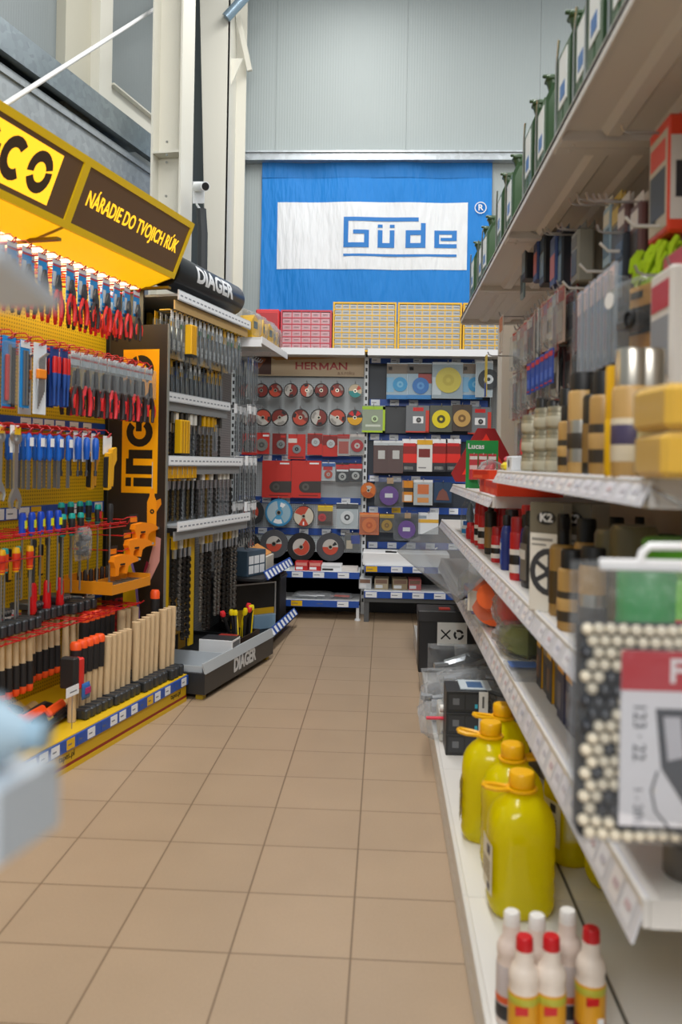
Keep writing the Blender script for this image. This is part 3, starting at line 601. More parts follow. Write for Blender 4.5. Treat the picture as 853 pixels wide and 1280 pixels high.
# fifth row: hanging hammers
def mk_hammer(name, headc, grip, tip, L, hw=.05, hh=.024, up=False):
    t = proto(name, 'hammer'); sg = 1 if up else -1
    m = M(headc); m.box(-.013,.013,-hw,hw,-hh if not up else 0, hh if not up else 2*hh, b=.005); m.box(-.016,.016,-hw-.001,-hw+.022,(-hh if not up else 0)-.0,(hh if not up else 2*hh)+.001,b=.006); m.build('head', t)
    z0 = hh if up else -hh; m = M(WOOD)
    def sec(z, w, d): return [(-w,-d,z),(w,-d,z),(w,d,z),(-w,d,z)]
    prof = [(z0*.2,.010,.013),(z0+sg*L*.3,.0115,.015),(z0+sg*L*.7,.0125,.018),(z0+sg*L,.0125,.019)]; vs = []
    for z, wd, dp in prof:
        for a in range(10): vs.append((wd*math.cos(2*PI*a/10), dp*math.sin(2*PI*a/10), z))
    m.add(vs, [[j*10+i,j*10+(i+1)%10,(j+1)*10+(i+1)%10,(j+1)*10+i] for j in range(3) for i in range(10)]+[list(range(10)),[30+i for i in range(10)]], None, True); m.build('handle', t)
    if grip: m = M(grip); m.lathe([(.0145,z0+sg*L*.55),(.0155,z0+sg*L*.75),(.0155,z0+sg*L*.93)], 10, sy=1.35); m.build('grip', t)
    if tip: m = M(tip); m.lathe([(.0158,z0+sg*L*.93),(.016,z0+sg*(L+.004)),(.012,z0+sg*(L+.012))], 10, sy=1.35); m.build('end_cap', t)
    return t
HB = mk_hammer('hammer', mat('#4b4f54', .4, .7), mat('#1b1a1c', .55), ORANGE, .25); HP = mk_hammer('hammer', mat('#4b4f54', .4, .7), None, None, .24)
m = M(mat('#b8161e', .35))
for k in range(9): s = -1.53+.15*k; m.tube([(s,.5,.545),(s,.12,.545),(s,.10,.56)], .003, 5); m.tube([(s+.04,.5,.545),(s+.04,.12,.545),(s+.04,.10,.56)], .003, 5)
for d in (.14,.2,.28): m.tube([(-1.55,d,.540),(-.25,d,.540)], .0028, 5)
m.build('hammer_rack', GL)
for k in range(12): put(HB, pl(-1.50+.045*k,.24,.572), RL, 'hanging hammer with black grip and orange end, long line, %s from near end' % nth(k), 'hammers hanging in the near line')
for k in range(5): put(HB, pl(-.90+.045*k,.30,.575), RL, 'hanging hammer with black grip and orange end, short line, %s from near end' % nth(k), 'hammers hanging in the short line')
for k in range(4): put(HP, pl(-.68+.055*k,.28,.572), RL, 'hammer with plain wooden handle hanging head up, %s from the near end' % nth(k), 'plain handled hammers hanging')
PK = M(mat('#34373b', .45)); PK.box(-.05,.05,-.05,.05,0,.03,b=.005); 
for k in range(5): PK.cyl((-.036+.018*k,-.05,.018),(-.036+.018*k,-.056,.018),.006,n=8,m=stl())
pk = PK.build('head_strip'); tag(pk, '', 'tool head')
for k in range(4): put(pk, pl(-1.32+.21*k,.33,.604), RL, 'dark steel tool head lying on the red hammer rack, %s from the near end' % nth(k), 'tool heads on the hammer rack')
put(pk, pl(-.50,.36,.575), RL+.4, 'dark steel tool head at the far end of the red hammer rack')
# standing hammers and mallets on the base shelf
S1 = mk_hammer('sledge_hammer', mat('#4a4e53', .4, .7), None, None, .25, .055, .021, True); S2 = mk_hammer('sledge_hammer', mat('#4a4e53', .4, .7), mat('#1b1a1c', .55), ORANGE, .28, .055, .021, True)
RM = proto('rubber_mallet', 'hammer'); M(WOOD).lathe([(.015,0),(.0145,.12),(.013,.20)], 12).build('handle', RM); M(mat('#1e1e20', .55)).box(-.034,-.001,-.03,.03,.15,.285,b=.006).build('head', RM); M(mat('#d42a24', .45)).box(-.001,.030,-.03,.03,.14,.275,b=.006).build('head_cap', RM)
ZB = .141
seq = [(-.90,.10,RM,.86)]+[(-.855+.047*k,.115,S2,.92) for k in range(5)]+[(-.62+.046*k,.105,S1,1.0) for k in range(5)]
seq2 = [(-.60+.045*k,.235,S2,1.13) for k in range(6)]+[(-.38+.048*k,.09,S1,1.08+.012*k) for k in range(5)]+[(-.135+.05*k,.075,S1,1.15) for k in range(3)]+[(-.07,.155,S2,1.24),(-.20,.20,S1,1.2),(-.26,.21,S1,1.2),(-.31,.21,S1,1.2)]
for k, (s, d, p, sc) in enumerate(seq+seq2):
    nm = 'red and black rubber mallet standing at the near end of the base shelf hammers' if p is RM else 'upright hammer with black grip and orange end' if p is S2 else 'upright wooden handled hammer on the base shelf'
    n = [x for x in (seq+seq2)[:k+1] if x[2] is p]
    put(p, pl(s,d,ZB), RL+R_.uniform(-.04,.04), '%s%s' % (nm, '' if p is RM else ', %s of its kind from near end' % nth(len(n)-1)), 'hammers standing on the base shelf', sc=(1.3,1.2,sc*1.13))
# axes and pipe tools lying at the near end
def mk_axe():
    t = proto('axe', 'axe'); m = M(BLACK); m.tube([(-.24,0,.016),(-.1,0,.018),(.06,0,.016),(.16,0,.018)], [.014,.013,.012,.015], 8); m.build('handle', t)
    hd_ = M(DSTEEL).prism([(.10,-.0),(.17,.0),(.19,.05),(.08,.06)], -.008,.008).build('head', t)
    M(mat('#f0561e', .4)).box(.05,.21,-.013,.013,.035,.075,b=.008).build('blade_cover', hd_); return t
AX = mk_axe()
for k, (s, d, a) in enumerate(((-1.05,.10,.2),(-1.16,.14,.1),(-1.28,.11,.3),(-1.36,.17,.15),(-1.22,.24,.2))):
    put(AX, pl(s,d,ZB+.016+.0*k), RL+a, 'black axe with an orange blade cover lying on the base shelf, %s from the mallet' % nth(k), 'axes lying on the base shelf', tilt=(-PI/2+.9,0))
def mk_prybar():
    t = proto('bow_saw', 'saw'); M(BLACK).tube([(-.20,0,.02),(-.05,0,.05),(.12,0,.055),(.18,0,.03),(.2,0,.02)], .016, 8).build('frame', t); M(mat('#d8b40a', .4)).tube([(-.22,0,.02),(-.20,0,.022)], .018, 8).build('end_cap', t); M(mat('#c9a46c', .5)).lathe([(.02,0),(.022,.07)], 10, T=Matrix.Translation((.2,-.03,.022)) @ Matrix.Rotation(PI/2,4,'Y')).build('grip', t); return t
PB = mk_prybar()
for k, (s, d) in enumerate(((-1.02,.22),(-1.10,.31),(-1.25,.37))): put(PB, pl(s,d,ZB+.004), RL+.1+.1*k, 'black bow saw with a yellow end lying on the base shelf, %s one' % ('front','middle','back')[k])
t = thing('price_tag', 'white price tag on a stem in front of the rubber mallet', 'price tag', pl(-.985,.045,ZB), RL)
M(TAG).box(-.045,.045,-.002,0,.135,.175).box(-.02,.03,-.0025,-.002,.15,.154,mat('#444a55', .5)).build('tag', t); M(stl()).cyl((0,0,0),(0,0,.14),.0025,n=6).build('stem', t)
t = thing('pad_pack', 'blue and pink pack of ear plugs hanging on the first wooden handles', 'pack', pl(-.86,.06,.30), RL)
pouch(M(mat('#2f63a8', .4)),.06,.07,.02).box(-.02,.02,-.013,-.010,-.045,-.02,mat('#b0246c', .4)).build('pack', t)

# ============================================================ DIAGER goods
def mk_sleeve(col, L, tagc, name='drill_bit_pack'):
    t = proto(name, 'drill bit'); m = M(stl('#8d9196', .35)); m.lathe([(.004,-.035),(.004,-L*.45),(.0048,-L*.46),(.0048,-L+.012),(0,-L)], 8); m.build('bit', t)
    M(tagc).box(-.012,.012,-.001,.001,-.06,.01).box(-.012,.012,-.0014,.0014,-.075,-.05,col).build('tag', t)
    M(CLEAR).box(-.014,.014,-.009,.009,-L-.006,-.03,b=.003).build('sleeve', t); return t
def mk_spiral(L, r, c, capc, name='masonry_bit'):
    t = proto(name, 'drill bit'); m = M(c); n = int(L/.009); vs = []
    for i in range(n+1):
        z = -.10-(L-.10)*i/n; a0 = i*.62
        for k in range(8):
            a = 2*PI*k/8; rr = r*(1 if k % 4 < 2 else .55); vs.append((rr*math.cos(a+a0), rr*math.sin(a+a0), z))
    m.add(vs, [[j*8+i,j*8+(i+1)%8,(j+1)*8+(i+1)%8,(j+1)*8+i] for j in range(n) for i in range(8)]+[list(range(8)),[n*8+i for i in range(8)]], None, False)
    m.build('flute', t); M(stl()).lathe([(r*.8,-.02),(r*.8,-.10)], 8).build('shank', t)
    M(capc).box(-.011,.011,-.009,.009,-.05,.012).build('tag', t); return t
D1 = mk_sleeve(mat('#d9a400', .4), .20, WHITE); D2 = mk_sleeve(mat('#1f7a38', .4), .24, WHITE); D3 = mk_sleeve(mat('#e8eaec', .4), .20, WHITE); D4 = mk_sleeve(mat('#d9a400', .4), .20, mat('#d9a400', .4)); D5 = mk_sleeve(mat('#1d3f86', .4), .22, mat('#3b4048', .4))
E1 = mk_spiral(.27, .006, mat('#5a4a28', .4, .6), mat('#d9a400', .4)); E2 = mk_spiral(.27, .006, mat('#7a7d80', .35, .8), mat('#e9e6dc', .4)); E3 = mk_spiral(.28, .007, mat('#2e2c2a', .4, .5), mat('#3a3630', .4))
F1 = mk_spiral(.56, .012, mat('#2a2622', .4, .5), mat('#c8a010', .4), 'long_masonry_bit'); F2 = mk_spiral(.50, .010, mat('#6b6762', .35, .7), mat('#cfcfc8', .4), 'long_masonry_bit')
def pd(s, d, z): q = GD+s*UU-d*NN; return (q.x,q.y,z)
tn = ('top','second','third','fourth','bottom')
def bits(ti, protos, ss, dd, z, what, seed):
    r = random.Random(seed)
    for j, d in enumerate(dd):
        for k, s in enumerate(ss):
            p = protos[r.randrange(len(protos))]
            if j == 0: dhook(s, d+.09, z+.004)
            put(p, pd(s+.012*j,d,z+.0), RL+r.uniform(-.1,.1), '%s, %s bit stand shelf, %s from near end, %s line' % (what, tn[ti], nth(k), ('front','back')[j]), '%ss under the %s shelf' % (what, tn[ti]), sc=(1.35,1.35,1))
T_ = TIER
bits(0, [D3,D1,D2,D2,D4], [.03+.0585*k for k in range(17)], (.15,.25), T_[0][1]-.085, 'drill bit in clear sleeve', 1)
bits(1, [D3,D4,D1,D5], [.03+.062*k for k in range(16)], (.275,.36), T_[1][1]-.085, 'packed drill bit', 2)
bits(2, [E1,E2,D4,E3], [.03+.062*k for k in range(16)], (.275,.36), T_[2][1]-.09, 'masonry bit', 3)
bits(3, [E1,E3,E2,E1], [.03+.062*k for k in range(16)], (.19,.28), T_[3][1]-.06, 'hammer drill bit', 4)
bits(4, [F1,F2,F1], [.10,.17,.22,.28,.45,.51,.56,.66,.71,.79,.85,.90,.96], (.15,), T_[4][1]-.08, 'long spiral masonry bit', 5)
def mk_case(w, h, c): 
    t = proto('bit_case', 'case'); M(c).box(-w/2,w/2,-.02,.02,-h,0,b=.004).build('body', t); m = M(mat('#c08c00', .4))
    for k in range(3): m.box(-w/2+w*.15+k*w*.28,-w/2+w*.28+k*w*.28,-.022,-.02,-h+.01,-.01)
    m.build('rib', t); M(BLACK).box(-w/2-.001,w/2+.001,-.021,.021,-h-.004,-h+.010).build('foot_strip', t); return t
YC = mk_case(.12,.20,mat('#eeb60c', .4))
put(YC, pd(.36,.24,T_[2][1]-.12), RL, 'yellow bit case hanging under the third shelf of the drill bit stand')
put(YC, pd(.20,.12,T_[0][1]-.13), RL, 'yellow bit case hanging under the top shelf of the drill bit stand', sc=(.6,1,.85))
for k in range(6): put(YC, pd(.05+.062*k,.17,T_[3][1]-.028), RL, 'short yellow plastic bit holder right below the fourth shelf, %s from the near end' % nth(k), 'yellow bit holders below the fourth shelf', sc=(.42,.6,.35))
# goods in the base tray
def mk_box(name, cat, w, d, h, front, top=None, side=None, art=None, art2=None):
    t = proto(name, cat); m = M(front); m.box(-w/2,w/2,-d/2,d/2,0,h,b=.0015); m.box(-w/2+.002,w/2-.002,-d/2+.002,d/2-.002,h,h+.0006,top or front)
    if side: m.box(-w/2-.0006,-w/2,-d/2+.002,d/2-.002,.002,h-.002,side); m.box(w/2,w/2+.0006,-d/2+.002,d/2-.002,.002,h-.002,side)
    ct = m.build('carton', t)
    if art: art2 = art2 or WHITE; m = M(art); m.box(-w*.42,w*.42,-d/2-.0008,-d/2,h*.55,h*.9); m.box(-w*.42,w*.1,-d/2-.0008,-d/2,h*.12,h*.42,art2); m.build('printing', ct)
    return t
TB = mk_box('tool_carton','box',.14,.20,.115,mat('#e9ebed', .4),mat('#2e3034', .45),mat('#d5d8db', .4),mat('#5a6068', .5),mat('#c81e1e', .4)); DZ = .119
put(TB, pd(.46,.03,DZ), RL+.06, 'white and black carton standing in the black DIAGER base tray')
BB = mk_box('blade_carton','box',.09,.12,.10,mat('#4a2a26', .45),mat('#9a2e26', .4),None,mat('#c83a2a', .4),mat('#e0a010', .4))
put(BB, pd(.60,.04,DZ), RL+.02, 'brown and red carton beside the white and black carton in the base tray')
LBX = mk_box('picture_carton','box',.26,.12,.40,mat('#b58a2c', .45),None,None,mat('#e6e2d8', .4),mat('#2c2b2a', .5))
put(LBX, pd(.20,.40,.07), RL, 'tall yellow carton with pictures behind the long spiral bits'); put(LBX, pd(.55,.41,.07), RL, 'tall picture carton behind the white and black carton', sc=(1,1,.85))
def mk_knife():
    t = proto('hand_tool', 'hand tool'); M(BLACK).tube([(0,0,0),(0,0,.09),(.004,0,.17)], [.008,.009,.010], 8).build('handle', t); M(mat('#e6c80c', .35)).tube([(.0,-.009,.03),(.003,-.010,.13),(.006,-.006,.17)], .004, 6).build('stripe', t); M(mat('#e8d010', .35)).lathe([(.012,.165),(.015,.18),(.010,.195)], 8, at=(.004,0,0)).build('cap', t); return t
def mk_knife2():
    t = proto('hand_tool', 'hand tool'); M(BLACK).tube([(0,0,0),(0,0,.09),(.004,0,.17)], [.008,.009,.010], 8).build('handle', t); M(mat('#e63038', .35)).lathe([(.012,.165),(.017,.18),(.012,.195)], 8, at=(.004,0,0)).build('cap', t); return t
K1, K2 = mk_knife(), mk_knife2()
for k in range(9): put((K1,K1,K2)[k%3], pd(.70+.034*k,.02+.03*(k%3),DZ+.02), RL+k, 'black hand tool with a %s end in the tray bin, %s from the left' % (('yellow','yellow','red')[k%3], nth(k)), 'hand tools standing in the base tray', tilt=(R_.uniform(-.25,.25),R_.uniform(-.25,.35)), sc=1.1)
t = thing('parts_bin', 'dark tool bin holding the yellow and red ended tools in the base tray', 'bin', pd(.84,.04,DZ), RL)
M(mat('#3a2c22', .5)).box(-.16,.16,-.05,-.045,0,.07).box(-.16,.16,.09,.095,0,.07).box(-.16,-.155,-.05,.095,0,.07).box(.155,.16,-.05,.095,0,.07).box(-.16,.16,-.05,.095,0,.004).build('bin', t)
t = thing('saw_guard', 'orange plastic hand saw behind the near corner of the black base tray', 'saw', pl(-.03,.235,ZB), RL)
M(mat('#e04018', .4)).prism([(-.09,0),(.05,0),(.06,.03),(.05,.062),(.025,.075),(.0,.06),(-.005,.035),(-.09,.022)], -.008,.008).build('guard', t); M(stl()).box(-.1,.04,-.001,.001,.004,.016).build('blade', t)

# ============================================================ CORNER BAY between the left run and the back shelving
AC = math.radians(4.8); C0 = Vector((-.815,5.52)); UC = Vector((math.sin(AC), math.cos(AC))); NC = Vector((math.cos(AC), -math.sin(AC))); RCB = PI/2-AC
def pc(s, d, z): q = C0+s*UC-d*NC; return (q.x,q.y,z)
t = thing('corner_shelving', 'grey shelving bay in the corner with one high shelf of bagged goods', 'display shelf', (C0.x,C0.y,0), RCB); CB = t
M(mat('#8c8f90', .5, 0, 'peg')).box(0,.84,.42,.44,.08,2.05).build('back_panel', t)
M(SHELF).box(0,.84,0,.42,2.045,2.062).box(0,.84,-.006,0,2.02,2.066,mat('#e9ebee', .35)).box(0,.02,0,.42,2.0,2.045).box(.4,.43,.02,.42,2.02,2.045).build('top_shelf', t)
M(BLACK).box(0,1.0,-.06,.42,.06,.085).box(0,.02,-.06,.42,.085,.12).build('base_shelf', t)
def rail(m, s0, s1, d, z, seed, h=.045): m.add([(s0,d-.03,z-h/2),(s1,d-.03,z-h/2),(s1,d,z+h/2),(s0,d,z+h/2),(s0,d-.026,z-h/2),(s1,d-.026,z-h/2),(s1,d+.004,z+h/2),(s0,d+.004,z+h/2)], [(0,1,2,3),(4,7,6,5),(3,2,6,7),(0,3,7,4),(1,5,6,2),(0,4,5,1)], TAGB)
m = M(TAGB); rail(m,0,1.0,-.06,.12,0)
for k in range(9): s = .02+k*.11; m.add([(s,-.0905,.102),(s+.06,-.0905,.102),(s+.06,-.0645,.140),(s,-.0645,.140)], [(0,1,2,3)], TAG)
m.build('price_rail', t)
M(BLACK).box(.1,1.0,-.02,.42,.46,.475).build('middle_shelf', t)
m = M(TAGB); rail(m,.1,1.0,-.02,.50,0,.055)
for k in range(8): s = .12+k*.11; m.add([(s,-.0505,.478),(s+.06,-.0505,.478),(s+.06,-.0215,.524),(s,-.0215,.524)], [(0,1,2,3)], TAG)
m.build('price_rail', t)
m = M(stl('#8a8d90', .4)); m.box(-.005,.015,.42,.44,.06,2.0); m.build('side_frame', t)
for z in (1.93,1.62,1.28,.98):
    for k in range(5): s = .03+.06*k; M(stl('#9a9da0', .35)).tube([(s,.42,z),(s,.06,z),(s,.05,z+.015)], .003, 5).build('hook', t)
G1 = mk_sleeve(mat('#1b3a7c', .4), .26, mat('#20427e', .4), 'blade_pack'); G2 = mk_sleeve(mat('#c8ccd0', .4), .30, WHITE, 'blade_pack'); G3 = mk_spiral(.30, .006, mat('#5d5f62', .35, .7), WHITE, 'long_bit')
for r_, (z, ps) in enumerate(((1.93,(G1,G1,G2)),(1.62,(G2,G3)),(1.28,(G3,G2)),(.98,(G3,G3,G2)))):
    for k in range(5):
        for j, d in enumerate((.09,.17)): put(ps[(k+j)%len(ps)], pc(.03+.06*k,d,z-.003), RCB, 'long bit pack in the corner bay, %s row down, hook %s from left, %s' % (nth(r_), nth(k), DEP[j]), 'bit packs in the corner bay')
def mk_ypack():
    t = proto('bagged_clamp', 'packaged tool'); M(mat('#e8b410', .4)).prism([(-.06,0),(.06,0),(.06,.06),(.03,.13),(-.02,.15),(-.06,.10)], -.05,.05).build('body', t); M(mat('#3c5560', .45)).box(-.03,.03,-.053,.053,.06,.11,b=.004).build('grip', t)
    m = M(BAG); pouch(m,.17,.19,.16,0,0,.185); m.build('bag', t); return t
YP = mk_ypack()
for k, (s, d) in enumerate(((.06,.10),(.24,.09),(.42,.08),(.60,.09),(.76,.10))): put(YP, pc(s,d,2.062), RCB+R_.uniform(-.2,.2), 'clear bag with a yellow tool on the high corner shelf, %s from the near end' % nth(k), 'bagged yellow tools on the corner shelf', tilt=(0,-.25) if k > 2 else None)
t = thing('grey_case', 'dark grey case with clear lid at the near end of the high corner shelf', 'case', pc(.02,.26,2.062), RCB); M(mat('#586066', .4)).box(-.02,.5,-.06,.12,.12,.16,b=.006).build('lid', t); M(mat('#d8b414', .4)).box(-.02,.5,-.06,.12,0,.12,b=.004).build('box', t)
BXC = mk_box('blue_grey_carton','box',.24,.2,.17,mat('#3b4f60', .45),mat('#465a6a', .45)); 
o = put(BXC, pc(.33,.17,.476), RCB+.35-PI/2+.9, 'blue grey carton with white pictograms on the middle corner shelf'); m = M(mat('#e6e9ec', .4))
for i in range(2):
    for j in range(3): m.box(-.1+.07*j,-.04+.07*j,-.1015,-.1005,.015+.065*i,.07+.065*i)
m.build('pictogram', o)
t = thing('tool_tray', 'small tray of carded tools beside the blue grey carton', 'tray', pc(.66,.14,.476), RCB); m = M(mat('#d6d2c4', .45)).box(-.12,.12,-.08,.1,0,.1,b=.003); m.build('box', t); m = M(mat('#c8842c', .5))
for k in range(6): m.cyl((-.1+.04*k,-.06,.1),(-.09+.04*k,.05,.16),.014,n=8)
m.build('tool', t)
t = thing('display_case', 'black framed display case standing on the base of the corner bay', 'case', pc(.40,.12,.086), RCB-.75)
M(mat('#17181a', .35)).box(-.19,.19,0,.14,0,.32,b=.003).build('body', t); m = M(mat('#b9bcbe', .35, .6)); m.box(-.19,.19,-.006,0,.31,.32); m.box(.18,.19,-.006,0,0,.31); m.build('frame', t); M(mat('#d2a514', .4)).box(-.18,.175,-.004,0,.02,.14).build('yellow_panel', t); M(mat('#7fa0bb', .4)).box(-.02,.16,-.05,-.008,.0,.10,b=.004).build('blue_tray', t)
# black speaker like block behind
t = thing('black_crate', 'black crate at the far end of the corner bay base', 'crate', pc(.86,.2,.086), RCB); M(mat('#1a1b1d', .5)).box(-.12,.12,-.2,.2,0,.34,b=.006).build('body', t); M(mat('#2d2f32', .5)).box(-.125,.125,-.205,.205,.30,.32).build('rim', t)
# ============================================================ BACK SHELVING (two bays)
YF, YP, YI = 6.82, 7.22, 7.08
def bx(px, y=YI): return at(px,600,y=y).x
def bz(py, y=YI, px=460): return at(px,py,y=y).z
xl, xm, xr_ = -1.28, at(455,600,y=YF+.02).x, at(634,500,y=YP).x
t = thing('pegboard_shelving', 'two bay steel pegboard shelving across the back under the blue banner', 'display shelf', (0,YP,0)); BS = t
def B(y): return y-YP
zt = bz(441,YF+.1); 
M(mat('#c9d0d3', .45, 0, 'peg')).box(xl,xm,0,.02,.1,zt).build('back_panel', t)
M(mat('#343d49', .45, 0, 'peg')).box(xm,xr_-.14,0,.02,.5,zt).build('back_panel', t)
M(mat('#6d6f6e', .45, 0, 'peg')).box(xr_-.14,xr_,-.06,-.04,.5,zt+.02).build('side_panel', t)
def slots(m, x, z0, z1, y):
    z = z0
    while z < z1: m.box(x-.008,x+.008,y-.001,y,z,z+.03,mat('#2b2e30', .6)); z += .06
    return m
for x in (xl,xm,xr_): 
    m = M(mat('#d5dadd', .4)).box(x-.016,x+.016,B(7.13),.03,0,zt+.03); slots(m,x,.1,zt,B(7.13)); m.build('upright', t)
m = M(SHELF); z = zt
m.box(xl,xm-.012,B(YF+.1),0,z-.01,z+.012); m.box(xl,xm-.012,B(YF+.09),B(YF+.1),z-.02,z+.035,mat('#e8eaec', .4)); m.build('top_shelf', t)
m = M(SHELF); m.box(xm+.012,xr_,B(YF+.1),0,z-.01,z+.012); m.box(xm+.012,xr_,B(YF+.09),B(YF+.1),z-.02,z+.035,mat('#e8eaec', .4)); m.build('top_shelf', t)
# blue label strips on the pegboards
def strip(x0, x1, py, sd, y=7.2, yel=.12):
    z = bz(py,y); m = M(TAGB).box(x0,x1,B(y)-.004,B(y)+.004,z-.028,z+.028); return tags(m,x0,x1,B(y)-.004,z-.028,z+.028,sd,.075,.16,yel).build('label_strip', t)
for i, py in enumerate((575,627,666)): strip(xl+.05,xm-.03,py,20+i)
for i, py in enumerate((450,503,546,598,637,681)): strip(xm+.03,xr_-.16,py,30+i,yel=.08 if i > 2 else 0)
def bshelf(x0, x1, zc, yf, sd, kick=False):
    M(mat('#dfe2e4', .4)).box(x0,x1,B(yf),0,zc-.012,zc+.005).build('shelf', t)
    m = M(TAGB).box(x0,x1,B(yf)-.006,B(yf),zc-.045,zc+.006); tags(m,x0,x1,B(yf)-.006,zc-.045,zc+.006,sd,.09,.17).build('price_rail', t)
bshelf(xl,xm-.02,bz(717,YF+.02),YF+.02,41); bshelf(xl,xm-.02,bz(753,YF),YF,42)
bshelf(xm+.02,xr_,bz(708,YF-.02),YF-.02,43); bshelf(xm+.02,xr_,bz(740,YF-.06),YF-.06,44)
zb_ = bz(753,YF)
M(mat('#55585a', .4)).box(xm+.02,xr_,B(YF-.05),B(YF+.02),.16,.19).box(xm+.02,xm+.06,B(YF-.04),B(YF),0,.19).box(xr_-.06,xr_,B(YF-.04),B(YF),0,.19).build('base_frame', t)
M(mat('#15171a', .5)).box(xl,xr_,.0,.03,0,.5).build('lower_back', t)
for x in (xm-.03,-.9): M(mat('#dcdfe1', .4)).box(x-.012,x+.012,B(YF),B(YF)+.03,.012,zb_-.03).lathe([(.026,0),(.022,.012),(.012,.014)], 12, at=(x,B(YF)+.015,0)).build('foot', t)
BHK = M(stl('#a8acb0', .3)); BHK.tube([(0,YP-YI+.02,0),(0,-.03,0),(0,-.045,.014)], .003, 5); bh0 = BHK.build('hook', t); bhn = [0]
def bhook(x, z, y=YI):
    o = bh0 if bhn[0] == 0 else bh0.copy()
    if bhn[0]: COL.objects.link(o)
    bhn[0] += 1; o.location = (x,B(y),z)
# HERMAN sign
x0, x1, z1, z0 = bx(313,7.17), bx(453,7.17), bz(444,7.17), bz(471,7.17)
t = thing('brand_sign', 'beige HERMAN sign board across the top of the left back bay', 'sign', (x0,7.18,z0)); w_, h_ = x1-x0, z1-z0
M(mat('#c9b08c', .45)).box(0,w_,-.006,.006,0,h_).build('board', t)
m = M(mat('#4a2414', .5)); m.box(.0,w_*.17,-.0075,-.006,.01,h_-.01); m.prism([(.0,.03),(.06,.06),(.12,.14),(.08,.15),(.0,.09)], -.0085,-.0075, mat('#8a4a22', .5)); m.prism([(.12,h_-.01),(.9,h_-.01),(.6,h_-.035),(.2,h_-.05)], -.0072,-.006, mat('#b07a3c', .5)); m.build('picture', t)
m = M(mat('#a3221e', .45)); hx, hz_ = w_*.60, h_*.46; m.text('HER', .085, (hx-.012,-.0065,hz_), bold=.0018, sx=1.25, align='RIGHT'); m.text('AN', .085, (hx+.088,-.0065,hz_), bold=.0018, sx=1.25, align='LEFT'); m.T = Matrix.Translation((hx,0,hz_-.0305)) @ Matrix.Scale(.061, 4)
for pg in ([(0,0),(.26,0),(.26,1),(0,1)], [(1.04,0),(1.3,0),(1.3,1),(1.04,1)], [(.26,1),(.26,.6),(.55,.15),(.65,.15),(.65,.5)], [(1.04,1),(1.04,.6),(.75,.15),(.65,.15),(.65,.5)]): m.prism(pg, -.115, -.105)
m.T = Matrix(); m.text('a.s.roku', .045, (w_*.84,-.0065,h_*.16), mat('#7a4a2c', .5)); m.build('lettering', t)
# grinding discs
def mk_disc(name, r, body, parts, cat='disc'):
    t = proto(name, cat); T = Matrix.Translation((0,.012,-r)) @ Matrix.Rotation(PI/2, 4, 'X'); m = M(body)
    m.lathe([(r*.12,-.006),(r-.002,-.006),(r,-.003),(r,.010),(r-.002,.013),(r*.12,.013)], 32, T=T); dk = m.build('disc', t)
    m = M(WHITE)
    for k, (a0, a1, ra, rb, c) in enumerate(parts): m.ring(0,-r,ra*r,rb*r,-.0022-.0003*k,-.0008,a0,a1,36,c)
    m.build('label', dk)
    m = M(stl('#c8c2b0', .3)); m.ring(0,-r,r*.08+.004,r*.08+.010,-.005,-.001,n=18); m.build('bushing', dk); m = M(BLACK); m.ring(0,-r,0.0005,r*.08+.0045,-.0035,-.002,n=14); m.build('bore', dk)
    return t
OR_ = mat('#bb4630', .45); CR = mat('#b9b5ae', .45); DB = mat('#2c2b2a', .6); DR = mat('#7a2a22', .45); BK = mat('#26282b', .6)
def var(i): 
    a = (200,70,250,130,20,320,160)[i%7]
    return [(0,360,.10,.86,CR if i%3 else DR),(a,a+195,.12,.86,OR_ if i%2 else DR),(a+10,a+50,.55,.84,BK),(a+230,a+300,.5,.8,mat('#8e8a84', .5))]
S_ = [mk_disc('cutting_disc', .060, DB, var(i)) for i in range(4)]; S2_ = [mk_disc('cutting_disc', .073, DB, var(i+2)) for i in range(4)]
def bput(p, px, ptop, label, group=None, y=YI, hook_=True, rz=0, sc=None):
    c = at(px, ptop, y=y)
    if hook_: bhook(c.x, c.z+.006, y)
    return put(p, (c.x,y,c.z), rz, label, group, sc)
for k, px in enumerate((307.5,327,344.6,363.8,384,402,422)): bput(S_[(k*3+1)%4], px, 479, 'small red and white cutting disc in the upper disc row, %s from the left' % nth(k), 'cutting discs in the upper row', rz=R_.uniform(-.04,.04))
TQ = mk_disc('cutting_disc', .058, mat('#8c8f80', .5), [(0,360,.1,.93,mat('#c8b79a', .5)),(180,330,.12,.93,mat('#2b8a8a', .45)),(20,60,.3,.9,OR_)])
bput(TQ, 444.5, 480, 'small teal and sand coloured cutting disc at the right end of the upper disc row')
for k, px in enumerate((311,329,350,376,399,422)): bput(S2_[(k*3)%4], px, 511, 'red and grey cutting disc in the second disc row, %s from the left' % nth(k), 'cutting discs in the second row')
YD = mk_disc('cutting_disc', .066, mat('#45484b', .5), [(0,360,.1,.95,mat('#35393d', .5)),(180,360,.15,.95,mat('#d8a010', .45)),(30,70,.3,.9,RED),(110,150,.3,.9,RED)]); bput(YD, 444, 512, 'yellow and black cutting disc at the right end of the second disc row')
